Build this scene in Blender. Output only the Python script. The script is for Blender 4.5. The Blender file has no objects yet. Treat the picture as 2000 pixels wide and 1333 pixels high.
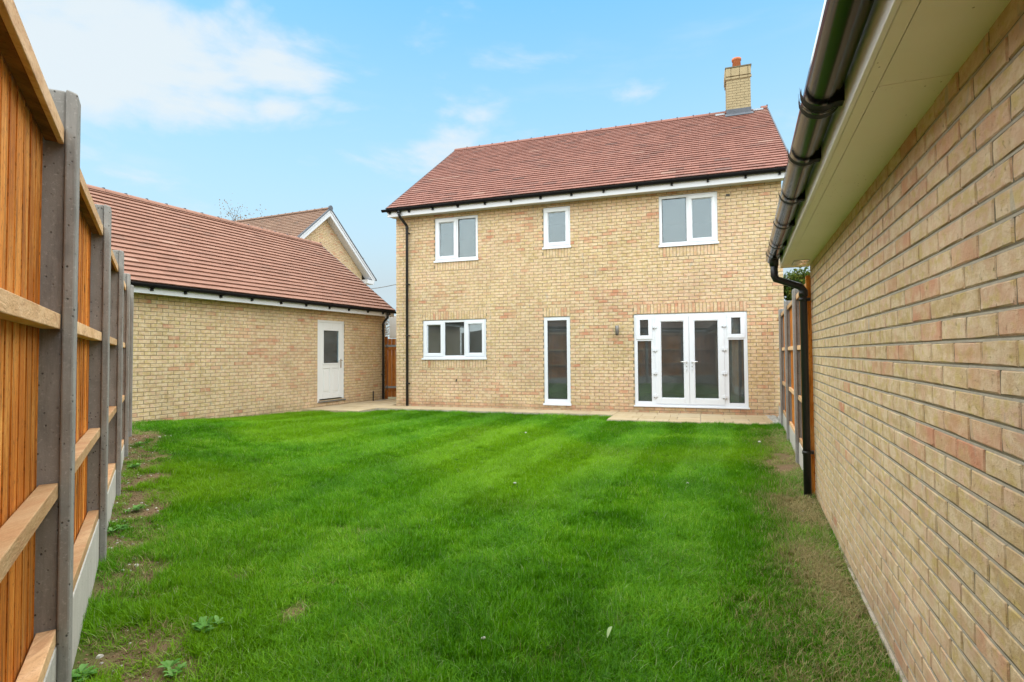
import bpy, math, random
import numpy as np
from mathutils import Vector, Euler, Matrix

random.seed(7); rng = np.random.default_rng(7)
S = bpy.context.scene
COL = S.collection
PI = math.pi

# ------------------------------------------------------------------ camera
CAM_H = 1.36
PITCH, ROLL, FPX = math.radians(1.7), -0.007, 1075.0
cd = bpy.data.cameras.new('camera'); cam = bpy.data.objects.new('camera', cd); COL.objects.link(cam)
cam.location = (0, 0, CAM_H)
cam.rotation_mode = 'QUATERNION'
_R = Matrix.Rotation(PI/2 + PITCH, 3, 'X') @ Matrix.Rotation(ROLL, 3, 'Z')
cam.rotation_quaternion = _R.to_quaternion()
cd.sensor_fit = 'HORIZONTAL'; cd.sensor_width = 36.0; cd.lens = 36.0*FPX/2000.0
cd.shift_y = -(666.5-659.1)/2000.0
cd.clip_start = 0.02; cd.clip_end = 3000
S.camera = cam
RINV = np.array(_R.transposed())
def seen_size(p):
    """rough on-screen scale (pixels per metre in the 2000 px photo) or 0 when out of frame"""
    q = RINV @ (np.array(p)-np.array([0, 0, CAM_H]))
    if q[2] > -0.1: return 0.0
    u = 1000+FPX*q[0]/-q[2]; v = 659.1-FPX*q[1]/-q[2]
    if u < -30 or u > 2030 or v < -30 or v > 1363: return 0.0
    return FPX/float(np.linalg.norm(q))

# ------------------------------------------------------------------ world, sun, exposure
SUN_DIR = Vector((-0.06, -0.25, 0.96)).normalized()
SUN_EL = math.asin(SUN_DIR.z); SUN_AZ = math.atan2(SUN_DIR.x, SUN_DIR.y)
W = bpy.data.worlds.new('World'); S.world = W; W.use_nodes = True
nt = W.node_tree; N = nt.nodes; L = nt.links; N.clear()
def wn(t, **k):
    n = N.new(t)
    for a, b in k.items(): setattr(n, a, b)
    return n
def wmath(op, a, b=None, c=None, clamp=False):
    n = wn('ShaderNodeMath', operation=op, use_clamp=clamp)
    for i, x in enumerate((a, b, c)):
        if x is None: continue
        if isinstance(x, (int, float)): n.inputs[i].default_value = x
        else: L.new(x, n.inputs[i])
    return n.outputs[0]
def wmix(f, a, b, bt='MIX'):
    n = wn('ShaderNodeMix', data_type='RGBA', blend_type=bt)
    for i, x in ((0, f), (6, a), (7, b)):
        if isinstance(x, (int, float)): n.inputs[i].default_value = x
        elif isinstance(x, tuple): n.inputs[i].default_value = (*x, 1)
        else: L.new(x, n.inputs[i])
    return n.outputs[2]
def wramp(x, lo, hi, smooth=True):
    n = wn('ShaderNodeMapRange', interpolation_type='SMOOTHSTEP' if smooth else 'LINEAR')
    L.new(x, n.inputs[0]); n.inputs[1].default_value = lo; n.inputs[2].default_value = hi
    return n.outputs[0]
sky = wn('ShaderNodeTexSky', sky_type='NISHITA', sun_disc=False)
sky.sun_elevation = SUN_EL; sky.sun_rotation = SUN_AZ; sky.air_density = 1.0; sky.dust_density = 0.6; sky.ozone_density = 2.0
geo = wn('ShaderNodeTexCoord'); dirv = geo.outputs['Generated']
sep = wn('ShaderNodeSeparateXYZ'); L.new(dirv, sep.inputs[0])
elev = sep.outputs['Z']
# thin high veil that pales towards the horizon, and soft cloud banks
mp = wn('ShaderNodeMapping'); L.new(dirv, mp.inputs[0]); mp.inputs['Scale'].default_value = (1, 1, 2.6)
n1 = wn('ShaderNodeTexNoise'); L.new(mp.outputs[0], n1.inputs['Vector'])
n1.inputs['Scale'].default_value = 4.6; n1.inputs['Detail'].default_value = 9; n1.inputs['Roughness'].default_value = 0.56; n1.inputs['Distortion'].default_value = 0.25
n2 = wn('ShaderNodeTexNoise'); L.new(mp.outputs[0], n2.inputs['Vector'])
n2.inputs['Scale'].default_value = 1.3; n2.inputs['Detail'].default_value = 4
def bank(d, r0, r1):
    v = wn('ShaderNodeVectorMath', operation='DISTANCE'); L.new(mp.outputs[0], v.inputs[0])
    d = Vector(d).normalized(); v.inputs[1].default_value = (d.x, d.y, d.z*2.6)
    return wramp(v.outputs['Value'], r1, r0)
banks = None
BANKS = [((-0.88, 1.0, 0.62), 0.10, 0.42, 1.0), ((-0.72, 1.0, 0.54), 0.04, 0.30, 1.0), ((-0.48, 1.0, 0.575), 0.02, 0.25, 1.0), ((-0.37, 1.0, 0.55), 0.0, 0.16, 0.7), ((-0.43, 1.0, 0.455), 0.0, 0.12, 0.62),
         ((-0.34, 1.0, 0.465), 0.0, 0.08, 0.45), ((-0.12, 1.0, 0.445), 0.0, 0.05, 0.3), ((-0.07, 1.0, 0.440), 0.0, 0.05, 0.3), ((0.20, 1.0, 0.475), 0.0, 0.14, 0.25), ((-0.30, 1.0, 0.36), 0.0, 0.45, 0.12), ((-0.75, 1.0, 0.40), 0.0, 0.22, 0.4)]
for d, a, b, wgt in BANKS:
    x = wmath('MULTIPLY', bank(d, a, b), wgt)
    banks = x if banks is None else wmath('MAXIMUM', banks, x)
overhead = wmath('MULTIPLY', wramp(elev, 0.55, 0.85), 0.8)
banks = wmath('MAXIMUM', banks, overhead)
cl = wmath('ADD', wmath('MULTIPLY', banks, 0.56), wmath('MULTIPLY', wmath('SUBTRACT', n1.outputs[0], 0.5), 1.7))
cl = wramp(cl, 0.08, 0.56)
mp2 = wn('ShaderNodeMapping'); L.new(dirv, mp2.inputs[0]); mp2.inputs['Scale'].default_value = (1.0, 1.0, 5.5); mp2.inputs['Rotation'].default_value = (0.0, 0.16, 0.0)
n3 = wn('ShaderNodeTexNoise'); L.new(mp2.outputs[0], n3.inputs['Vector']); n3.inputs['Scale'].default_value = 2.6; n3.inputs['Detail'].default_value = 7; n3.inputs['Roughness'].default_value = 0.55
cl = wmath('MAXIMUM', wmath('MULTIPLY', cl, 0.93), wmath('MULTIPLY', wramp(n3.outputs[0], 0.52, 0.80), 0.30))
veil = wmath('ADD', wmath('MULTIPLY', wramp(elev, 0.56, 0.12, False), 0.86), 0.10, clamp=True)
veil = wmath('MULTIPLY', veil, wmath('ADD', wmath('MULTIPLY', n2.outputs[0], 0.35), 0.82))
SKY_TINT = (0.66, 1.27, 1.24)
base = wmix(1.0, sky.outputs[0], SKY_TINT, 'MULTIPLY')
VEIL = (2.30, 2.78, 3.02); CLOUD = (3.05, 3.35, 3.5)
c1 = wmix(veil, base, VEIL)
c2 = wmix(cl, c1, CLOUD)
bg = wn('ShaderNodeBackground'); L.new(c2, bg.inputs[0]); bg.inputs[1].default_value = 0.05
out = wn('ShaderNodeOutputWorld'); L.new(bg.outputs[0], out.inputs[0])

sd = bpy.data.lights.new('sun', 'SUN'); sd.energy = 1.5; sd.angle = math.radians(160); sd.color = (1.0, 0.94, 0.82)
sun = bpy.data.objects.new('sun', sd); COL.objects.link(sun)
sun.rotation_mode = 'QUATERNION'; sun.rotation_quaternion = SUN_DIR.to_track_quat('Z', 'Y'); sun.location = (0, 0, 30)

S.view_settings.view_transform = 'Standard'; S.view_settings.look = 'None'
S.view_settings.exposure = 2.44; S.view_settings.gamma = 1.0; S.view_settings.use_curve_mapping = False
S.cycles.max_bounces = 8; S.cycles.diffuse_bounces = 4; S.cycles.transparent_max_bounces = 12

# ------------------------------------------------------------------ object helpers
WL = {}
def tag(o, label=None, cat=None, group=None, kind=None):
    if label: o['label'] = label
    if cat: o['category'] = cat
    if group: o['group'] = group
    if kind: o['kind'] = kind
    return o
def empty(name, loc, label=None, cat=None, group=None, kind=None):
    o = bpy.data.objects.new(name, None); COL.objects.link(o); o.empty_display_size = 0.2
    o.location = loc; WL[o.name] = Vector(loc)
    return tag(o, label, cat, group, kind)
class MB:
    def __init__(s): s.v = []; s.f = []; s.t = []; s.m = []; s.sm = []
    def add(s, vs, fs, tone=(0.5, 0.5, 0.5), mi=0, smooth=False):
        b = len(s.v); s.v += [tuple(x) for x in vs]; s.t += [tone]*len(vs)
        s.f += [tuple(i+b for i in f) for f in fs]; s.m += [mi]*len(fs); s.sm += [smooth]*len(fs)
        return s
    def hexa(s, p, tone=(0.5, 0.5, 0.5), mi=0):
        """p: 4 bottom then 4 top corners in the same turning order"""
        a = np.array(p, float)
        n = np.dot(np.cross(a[1]-a[0], a[3]-a[0]), a[4]-a[0])
        fs = [(0, 3, 2, 1), (4, 5, 6, 7), (0, 1, 5, 4), (1, 2, 6, 5), (2, 3, 7, 6), (3, 0, 4, 7)]
        if n < 0: fs = [f[::-1] for f in fs]
        return s.add(p, fs, tone, mi)
    def box(s, fr, s0, s1, o0, o1, z0, z1, tone=(0.5, 0.5, 0.5), mi=0):
        P = fr.w
        return s.hexa([P(s0, o0, z0), P(s1, o0, z0), P(s1, o1, z0), P(s0, o1, z0), P(s0, o0, z1), P(s1, o0, z1), P(s1, o1, z1), P(s0, o1, z1)], tone, mi)
    def tube(s, path, r, n=10, caps=True, tone=(0.5, 0.5, 0.5), mi=0, a0=0.0, a1=2*PI, up=None, smooth=True):
        path = [Vector(p) for p in path]; rs = r if isinstance(r, (list, tuple)) else [r]*len(path)
        vs = []; full = abs(a1-a0) > 6.28; k = n if full else n+1
        prevu = None
        for i, p in enumerate(path):
            if i == 0: t = path[1]-p
            elif i == len(path)-1: t = p-path[i-1]
            else: t = (path[i+1]-p).normalized()+(p-path[i-1]).normalized()
            t = t.normalized()
            u = Vector(up) if up else (prevu if prevu else (Vector((0, 0, 1)) if abs(t.z) < 0.9 else Vector((1, 0, 0))))
            x = (u-t*u.dot(t)).normalized(); y = t.cross(x); prevu = x
            for j in range(k):
                a = a0+(a1-a0)*j/n
                vs.append(p+(x*math.cos(a)+y*math.sin(a))*rs[i])
        fs = []
        for i in range(len(path)-1):
            for j in range(n if full else n):
                j2 = (j+1) % k
                fs.append((i*k+j, i*k+j2, (i+1)*k+j2, (i+1)*k+j))
        s.add(vs, fs, tone, mi, smooth)
        if caps and full:
            b = len(s.v)-len(vs); e = (len(path)-1)*k
            s.f += [tuple(b+j for j in range(k))[::-1], tuple(b+e+j for j in range(k))]; s.m += [mi]*2; s.sm += [False]*2
        return s
    def build(s, name, mats, parent=None, loc=None, bevel=0.0, label=None, kind=None, cat=None, group=None):
        a = np.array(s.v, float)
        c = Vector(loc) if loc is not None else Vector(((a[:, 0].min()+a[:, 0].max())/2, (a[:, 1].min()+a[:, 1].max())/2, a[:, 2].min()))
        me = bpy.data.meshes.new(name); me.from_pydata((a-np.array(c)).tolist(), [], s.f)
        if not isinstance(mats, (list, tuple)): mats = [mats]
        for m in mats: me.materials.append(m)
        if len(mats) > 1: me.polygons.foreach_set('material_index', s.m)
        if any(s.sm): me.polygons.foreach_set('use_smooth', s.sm)
        at = me.attributes.new('tone', 'FLOAT_COLOR', 'POINT')
        t = np.ones((len(s.v), 4)); t[:, :3] = np.array(s.t); at.data.foreach_set('color', t.ravel())
        me.update()
        o = bpy.data.objects.new(name, me); COL.objects.link(o)
        if parent is not None: o.parent = parent; o.location = c-WL[parent.name]
        else: o.location = c
        WL[o.name] = c
        if bevel:
            b = o.modifiers.new('bevel', 'BEVEL'); b.width = bevel; b.segments = 2; b.limit_method = 'ANGLE'; b.harden_normals = False
        return tag(o, label, cat, group, kind)
class Frame:
    """s along the wall, o out of the wall towards the garden, z up"""
    def __init__(self, p0, d, out):
        self.p = Vector((p0[0], p0[1], 0)); self.d = Vector((d[0], d[1], 0)).normalized(); self.o = Vector((out[0], out[1], 0)).normalized()
    def w(self, s, o, z): return self.p+self.d*s+self.o*o+Vector((0, 0, z))
class Plain:
    def w(self, s, o, z): return Vector((s, o, z))
XY = Plain()
def ang(deg): a = math.radians(deg); return (math.sin(a), math.cos(a))
def rnd(a=0.0, b=1.0): return random.uniform(a, b)
def tone3(): return (random.random(), random.random(), random.random())

# ------------------------------------------------------------------ materials
def mat(name):
    m = bpy.data.materials.new(name); m.use_nodes = True
    t = m.node_tree; p = t.nodes['Principled BSDF']
    return m, t, p
class NG:
    def __init__(s, t): s.t = t
    def n(s, ty, **k):
        x = s.t.nodes.new(ty)
        for a, b in k.items(): setattr(x, a, b)
        return x
    def put(s, sock, x):
        if isinstance(x, (int, float)): sock.default_value = x
        elif isinstance(x, tuple): sock.default_value = (*x, 1) if len(sock.default_value) == 4 and len(x) == 3 else x
        else: s.t.links.new(x, sock)
    def math(s, op, a, b=0.0, clamp=False):
        x = s.n('ShaderNodeMath', operation=op, use_clamp=clamp); s.put(x.inputs[0], a); s.put(x.inputs[1], b); return x.outputs[0]
    def mix(s, f, a, b, bt='MIX'):
        x = s.n('ShaderNodeMix', data_type='RGBA', blend_type=bt); s.put(x.inputs[0], f); s.put(x.inputs[6], a); s.put(x.inputs[7], b); return x.outputs[2]
    def ramp(s, x, lo, hi, a=0.0, b=1.0):
        r = s.n('ShaderNodeMapRange', interpolation_type='SMOOTHSTEP'); s.put(r.inputs[0], x)
        for i, q in enumerate((lo, hi, a, b)): r.inputs[i+1].default_value = q
        return r.outputs[0]
    def pos(s, scale=(1, 1, 1), obj=False):
        g = s.n('ShaderNodeTexCoord').outputs['Object'] if obj else s.n('ShaderNodeNewGeometry').outputs['Position']
        m = s.n('ShaderNodeMapping'); s.put(m.inputs[0], g); m.inputs['Scale'].default_value = scale
        return m.outputs[0]
    def noise(s, vec, scale, detail=4, rough=0.55, w=None, dist=0.0):
        x = s.n('ShaderNodeTexNoise'); s.put(x.inputs['Vector'], vec)
        x.inputs['Scale'].default_value = scale; x.inputs['Detail'].default_value = detail; x.inputs['Roughness'].default_value = rough; x.inputs['Distortion'].default_value = dist
        return x.outputs[0]
    def tone(s):
        x = s.n('ShaderNodeAttribute', attribute_name='tone'); y = s.n('ShaderNodeSeparateColor'); s.t.links.new(x.outputs['Color'], y.inputs[0])
        return y.outputs
    def bump(s, h, strength, dist, p):
        b = s.n('ShaderNodeBump'); b.inputs['Strength'].default_value = strength; b.inputs['Distance'].default_value = dist
        s.put(b.inputs['Height'], h); s.t.links.new(b.outputs[0], p.inputs['Normal'])
def hue(g, stops, x):
    r = g.n('ShaderNodeValToRGB'); e = r.color_ramp.elements
    while len(e) < len(stops): e.new(0.5)
    for q, (p, c) in zip(e, stops): q.position = p; q.color = (*c, 1)
    g.put(r.inputs[0], x); return r.outputs[0]

def brick_mat():
    m, t, p = mat('stock_brick'); g = NG(t); R, G, B = g.tone()[:3]
    P = g.pos()
    base = hue(g, [(0.0, (0.485, 0.352, 0.185)), (0.3, (0.54, 0.388, 0.218)), (0.55, (0.575, 0.405, 0.248)), (0.8, (0.58, 0.378, 0.245)), (1.0, (0.56, 0.33, 0.22))], R)
    red = hue(g, [(0.0, (0.575, 0.315, 0.20)), (1.0, (0.525, 0.235, 0.14))], B)
    blotch = g.ramp(g.noise(P, 9.0, 3), 0.42, 0.62)
    # blotchy reddening inside a brick, more of it in the bricks that fired red (G near 1)
    f = g.math('MULTIPLY', g.ramp(G, 0.80, 0.97), g.math('ADD', g.math('MULTIPLY', blotch, 0.6), 0.35))
    c = base
    pale = g.math('MULTIPLY', g.ramp(g.noise(g.pos((1.0, 1.0, 1.5)), 10.0, 5, 0.66), 0.38, 0.60), 0.75)
    c = g.mix(pale, c, (0.70, 0.565, 0.39))
    blush = g.math('MULTIPLY', g.ramp(g.noise(P, 11.0, 4), 0.48, 0.66), 0.6)
    c = g.mix(blush, c, (0.60, 0.385, 0.27))
    yel = g.math('MULTIPLY', g.ramp(g.noise(g.pos((1.0, 1.0, 1.6)), 17.0, 3), 0.5, 0.68), 0.65)
    c = g.mix(yel, c, (0.53, 0.405, 0.15))
    streak = g.math('MULTIPLY', g.ramp(g.noise(g.pos((9, 9, 1.2)), 3.0, 3), 0.62, 0.8), 0.22)
    c = g.mix(streak, c, (0.62, 0.54, 0.40))
    grey = g.math('MULTIPLY', g.ramp(g.noise(g.pos((1, 1, 0.35)), 14.0, 1), 0.70, 0.76), 0.5)
    c = g.mix(grey, c, (0.38, 0.38, 0.34))
    c = g.mix(f, c, red)
    grit = g.noise(P, 420.0, 2)
    c = g.mix(g.ramp(grit, 0.58, 0.8, 0, 0.35), c, (0.28, 0.19, 0.10))
    pitm = g.math('MULTIPLY', g.ramp(g.noise(P, 48.0, 4, 0.7), 0.63, 0.71), 0.5)
    c = g.mix(pitm, c, (0.30, 0.215, 0.10))
    zz = g.n('ShaderNodeSeparateXYZ'); g.put(zz.inputs[0], P)
    splash = g.math('MULTIPLY', g.ramp(zz.outputs[2], 0.30, -0.02), g.ramp(g.noise(g.pos((1, 1, 0.5)), 5.0, 4), 0.35, 0.65))
    c = g.mix(g.math('MULTIPLY', splash, 0.45), c, (0.30, 0.215, 0.13))
    broad = g.noise(P, 1.3, 4)
    c = g.mix(1.0, c, hue(g, [(0.3, (0.88, 0.88, 0.87)), (0.7, (1.08, 1.07, 1.06))], broad), 'MULTIPLY')
    g.put(p.inputs['Base Color'], c); p.inputs['Roughness'].default_value = 0.9; p.inputs['Specular IOR Level'].default_value = 0.15
    h = g.math('SUBTRACT', g.math('ADD', g.math('MULTIPLY', g.noise(P, 55.0, 5, 0.65), 0.7), g.math('MULTIPLY', grit, 0.3)), pitm)
    g.bump(h, 1.0, 0.009, p)
    return m
def mortar_mat(name, col):
    m, t, p = mat(name); g = NG(t); P = g.pos()
    c = g.mix(g.noise(P, 30.0, 4), tuple(x*0.75 for x in col), tuple(x*1.2 for x in col))
    g.put(p.inputs['Base Color'], c); p.inputs['Roughness'].default_value = 0.95; p.inputs['Specular IOR Level'].default_value = 0.1
    g.bump(g.noise(P, 160.0, 4, 0.7), 0.6, 0.004, p); return m
def tile_mat(name, stops):
    m, t, p = mat(name); g = NG(t); R, G, B = g.tone()[:3]; P = g.pos()
    c = hue(g, stops, R)
    c = g.mix(g.ramp(g.noise(P, 5.0, 4), 0.4, 0.7, 0, 0.35), c, tuple(x*0.72 for x in stops[1][1]))
    c = g.mix(g.ramp(g.noise(P, 60.0, 3), 0.5, 0.75, 0, 0.3), c, stops[-1][1])
    g.put(p.inputs['Base Color'], c); p.inputs['Roughness'].default_value = 0.75; p.inputs['Specular IOR Level'].default_value = 0.3
    g.bump(g.noise(P, 70.0, 4, 0.6), 0.4, 0.003, p); return m
def plain(name, col, rough=0.5, spec=0.5, metal=0.0, var=0.0, vs=6.0, bump=0.0, bs=120.0):
    m, t, p = mat(name); g = NG(t)
    if var:
        c = g.mix(g.noise(g.pos(), vs, 5), tuple(x*(1-var) for x in col), tuple(min(1, x*(1+var)) for x in col)); g.put(p.inputs['Base Color'], c)
    else: p.inputs['Base Color'].default_value = (*col, 1)
    p.inputs['Roughness'].default_value = rough; p.inputs['Specular IOR Level'].default_value = spec; p.inputs['Metallic'].default_value = metal
    if bump: g.bump(g.noise(g.pos(), bs, 4), bump, 0.002, p)
    return m
def wood_mat(name, stops, dirt, sc=(1, 1, 1)):
    """grain runs along object z for boards; sc picks the stretched axis"""
    m, t, p = mat(name); g = NG(t); R, G, B = g.tone()[:3]
    v = g.n('ShaderNodeVectorMath', operation='ADD'); g.put(v.inputs[0], g.pos(sc)); x = g.n('ShaderNodeCombineXYZ'); g.put(x.inputs[0], g.math('MULTIPLY', R, 37.0)); g.put(x.inputs[1], g.math('MULTIPLY', G, 21.0)); g.put(v.inputs[1], x.outputs[0])
    V = v.outputs[0]
    fine = g.noise(V, 34.0, 5, 0.65, dist=1.2); wide = g.noise(V, 7.0, 5, 0.6, dist=2.0)
    k = g.math('ADD', g.math('MULTIPLY', fine, 0.3), g.math('ADD', g.math('MULTIPLY', wide, 0.4), g.math('MULTIPLY', g.noise(g.pos(tuple(0.3+0.7*q for q in sc)), 6.0, 5, 0.7), 0.3)))
    c = hue(g, stops, g.ramp(k, 0.34, 0.64))
    c = g.mix(1.0, c, hue(g, [(0.0, (0.66, 0.62, 0.56)), (1.0, (1.16, 1.12, 1.08))], B), 'MULTIPLY')
    kn = g.ramp(g.noise(g.pos(tuple(0.35+0.65*q for q in sc)), 9.0, 2), 0.655, 0.73, 0, 0.8)
    c = g.mix(kn, c, dirt)
    c = g.mix(g.ramp(g.noise(V, 15.0, 6, 0.75, dist=1.5), 0.49, 0.64, 0, 0.62), c, dirt)
    c = g.mix(g.ramp(g.noise(g.pos(tuple(0.25+0.75*q for q in sc)), 5.0, 5, 0.7), 0.52, 0.70, 0, 0.5), c, stops[-1][1])
    c = g.mix(g.ramp(g.noise(g.pos((1, 1, 0.6)), 70.0, 4, 0.7), 0.54, 0.66, 0, 0.55), c, dirt)
    g.put(p.inputs['Base Color'], c); p.inputs['Roughness'].default_value = 0.8; p.inputs['Specular IOR Level'].default_value = 0.2
    g.bump(g.math('ADD', fine, g.math('MULTIPLY', g.noise(g.pos(tuple(0.3+0.7*q for q in sc)), 120.0, 3), 0.6)), 0.7, 0.005, p); return m
def concrete_mat(name, a, b, pits=0.5):
    m, t, p = mat(name); g = NG(t); P = g.pos()
    c = g.mix(g.noise(P, 7.0, 6, 0.65), a, b)
    c = g.mix(g.ramp(g.noise(P, 90.0, 3), 0.55, 0.75, 0, 0.4), c, tuple(x*1.35 for x in b))
    c = g.mix(g.ramp(g.noise(g.pos((1, 1, 0.12)), 16.0, 5, 0.7), 0.48, 0.70, 0, 0.45), c, tuple(x*0.6 for x in a))
    vo = g.n('ShaderNodeTexVoronoi'); g.put(vo.inputs['Vector'], g.pos((1, 1, 0.8))); vo.inputs['Scale'].default_value = 55.0; vo.inputs['Randomness'].default_value = 1.0
    pit = g.math('MULTIPLY', g.ramp(vo.outputs['Distance'], 0.26, 0.10), g.ramp(g.noise(P, 18.0, 2), 0.48, 0.6))
    c = g.mix(g.math('MULTIPLY', pit, pits), c, tuple(x*0.35 for x in a))
    g.put(p.inputs['Base Color'], c); p.inputs['Roughness'].default_value = 0.9; p.inputs['Specular IOR Level'].default_value = 0.2
    h = g.math('SUBTRACT', g.math('MULTIPLY', g.noise(P, 200.0, 3), 0.3), pit); g.bump(h, 0.7, 0.004, p); return m
def glass_mat():
    m, t, p = mat('window_glass'); g = NG(t)
    gl = g.n('ShaderNodeBsdfGlossy'); gl.inputs['Roughness'].default_value = 0.0; gl.inputs['Color'].default_value = (0.78, 0.90, 1.0, 1)
    tr = g.n('ShaderNodeBsdfTransparent'); tr.inputs['Color'].default_value = (0.74, 0.78, 0.76, 1)
    fr = g.n('ShaderNodeFresnel'); fr.inputs['IOR'].default_value = 1.5
    f = g.math('ADD', g.math('MULTIPLY', fr.outputs[0], 1.5), 0.035, clamp=True)
    mx = g.n('ShaderNodeMixShader'); g.put(mx.inputs[0], f); t.links.new(tr.outputs[0], mx.inputs[1]); t.links.new(gl.outputs[0], mx.inputs[2])
    haze = g.n('ShaderNodeBsdfDiffuse'); haze.inputs[0].default_value = (0.66, 0.68, 0.70, 1); m2 = g.n('ShaderNodeMixShader')  # pale diffuse layer painted into the glass as haze, lifting pane brightness
    g.put(m2.inputs[0], g.ramp(g.noise(g.pos(), 2.5, 4), 0.3, 0.7, 0.035, 0.065)); t.links.new(mx.outputs[0], m2.inputs[1]); t.links.new(haze.outputs[0], m2.inputs[2])
    t.links.new(m2.outputs[0], t.nodes['Material Output'].inputs[0]); t.nodes.remove(p)
    return m
def soffit_mat():
    m, t, p = mat('soffit_board'); g = NG(t); P = g.pos()
    c = g.mix(g.ramp(g.noise(P, 2.2, 5), 0.35, 0.7), (0.94, 0.90, 0.82), (0.90, 0.86, 0.76))
    vo = g.n('ShaderNodeTexVoronoi'); g.put(vo.inputs['Vector'], P); vo.inputs['Scale'].default_value = 34.0
    sp = g.math('MULTIPLY', g.ramp(vo.outputs['Distance'], 0.12, 0.07), g.ramp(g.noise(P, 5.0, 2), 0.50, 0.58))
    c = g.mix(g.math('MULTIPLY', sp, 0.8), c, (0.16, 0.12, 0.06))
    g.put(p.inputs['Base Color'], c); p.inputs['Roughness'].default_value = 0.45; p.inputs['Specular IOR Level'].default_value = 0.4
    return m
def lawn_mat():
    m, t, p = mat('lawn_soil'); g = NG(t); P = g.pos()
    a = g.tone()
    soil = g.mix(g.noise(P, 20.0, 6, 0.7), (0.11, 0.068, 0.04), (0.27, 0.185, 0.115))
    soil = g.mix(g.ramp(g.noise(P, 130.0, 3), 0.6, 0.75, 0, 0.5), soil, (0.45, 0.38, 0.28))
    green = g.mix(g.noise(P, 40.0, 5), (0.03, 0.08, 0.002), (0.06, 0.16, 0.004))
    c = g.mix(g.math('ADD', a[0], g.math('MULTIPLY', g.math('SUBTRACT', g.noise(P, 9.0, 4), 0.5), 0.35), clamp=True), green, soil)
    g.put(p.inputs['Base Color'], c); p.inputs['Roughness'].default_value = 1.0; p.inputs['Specular IOR Level'].default_value = 0.05
    g.bump(g.noise(P, 60.0, 5, 0.7), 0.8, 0.02, p); return m
def grass_mat():
    m, t, p = mat('grass_blade'); g = NG(t)
    x = g.n('ShaderNodeAttribute', attribute_name='ptone', attribute_type='INSTANCER'); y = g.n('ShaderNodeSeparateXYZ'); t.links.new(x.outputs['Vector'], y.inputs[0])
    dry, var, yel = y.outputs
    R, G, B = g.tone()[:3]
    live = hue(g, [(0.0, (0.024, 0.105, 0.0008)), (0.34, (0.062, 0.222, 0.0014)), (0.68, (0.128, 0.35, 0.003)), (1.0, (0.29, 0.48, 0.04))], g.math('ADD', g.math('MULTIPLY', R, 0.5), g.math('MULTIPLY', var, 0.5)))
    live = g.mix(g.math('MULTIPLY', yel, 0.5), live, (0.22, 0.40, 0.004))
    straw = g.mix(G, (0.20, 0.16, 0.065), (0.48, 0.40, 0.20))
    c = g.mix(g.ramp(g.math('SUBTRACT', dry, g.math('MULTIPLY', B, 0.8)), -0.05, 0.12), live, straw)
    pale = g.ramp(B, 0.91, 0.95, 0, 0.75)
    c = g.mix(pale, c, (0.30, 0.40, 0.16))
    d = g.n('ShaderNodeBsdfDiffuse'); g.put(d.inputs[0], c)
    tl = g.n('ShaderNodeBsdfTranslucent'); g.put(tl.inputs[0], c)
    gl = g.n('ShaderNodeBsdfGlossy'); gl.inputs['Roughness'].default_value = 0.38; gl.inputs['Color'].default_value = (0.8, 0.9, 0.75, 1)
    a = g.n('ShaderNodeMixShader'); a.inputs[0].default_value = 0.35; t.links.new(d.outputs[0], a.inputs[1]); t.links.new(tl.outputs[0], a.inputs[2])
    b = g.n('ShaderNodeMixShader'); b.inputs[0].default_value = 0.014; t.links.new(a.outputs[0], b.inputs[1]); t.links.new(gl.outputs[0], b.inputs[2])
    t.links.new(b.outputs[0], t.nodes['Material Output'].inputs[0]); t.nodes.remove(p); return m
def leaf_mat(name, stops):
    m, t, p = mat(name); g = NG(t); R = g.tone()[0]
    c = hue(g, stops, R)
    d = g.n('ShaderNodeBsdfDiffuse'); g.put(d.inputs[0], c); tl = g.n('ShaderNodeBsdfTranslucent'); g.put(tl.inputs[0], c)
    a = g.n('ShaderNodeMixShader'); a.inputs[0].default_value = 0.3; t.links.new(d.outputs[0], a.inputs[1]); t.links.new(tl.outputs[0], a.inputs[2])
    t.links.new(a.outputs[0], t.nodes['Material Output'].inputs[0]); t.nodes.remove(p); return m
def slab_mat():
    m, t, p = mat('sandstone_slab'); g = NG(t); R, G, B = g.tone()[:3]; P = g.pos()
    c = hue(g, [(0, (0.42, 0.33, 0.205)), (0.5, (0.50, 0.40, 0.26)), (1, (0.45, 0.37, 0.25))], R)
    c = g.mix(g.ramp(g.noise(P, 6.0, 5), 0.4, 0.7, 0, 0.4), c, (0.37, 0.28, 0.17))
    g.put(p.inputs['Base Color'], c); p.inputs['Roughness'].default_value = 0.85; p.inputs['Specular IOR Level'].default_value = 0.2
    g.bump(g.noise(P, 40.0, 4), 0.4, 0.004, p); return m

M = {}
M['brick'] = brick_mat()
M['old_brick'] = plain('weathered_brick', (0.34, 0.275, 0.165), 0.9, 0.1, var=0.25, vs=7, bump=0.5, bs=90)
M['mortar'] = mortar_mat('mortar', (0.235, 0.195, 0.125))
M['mortar_grey'] = mortar_mat('grey_mortar', (0.15, 0.128, 0.085))
M['mortar_bed'] = mortar_mat('bed_mortar', (0.37, 0.335, 0.27))
M['tile_red'] = tile_mat('red_roof_tile', [(0, (0.15, 0.08, 0.068)), (0.4, (0.23, 0.095, 0.072)), (0.8, (0.285, 0.125, 0.095)), (1, (0.31, 0.18, 0.14))])
M['tile_orange'] = tile_mat('orange_roof_tile', [(0, (0.21, 0.108, 0.075)), (0.4, (0.265, 0.128, 0.087)), (0.8, (0.30, 0.150, 0.104)), (1, (0.33, 0.19, 0.14))])
M['tile_brown'] = tile_mat('brown_roof_tile', [(0, (0.14, 0.085, 0.055)), (0.4, (0.19, 0.105, 0.068)), (0.8, (0.22, 0.13, 0.085)), (1, (0.25, 0.155, 0.105))])
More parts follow.
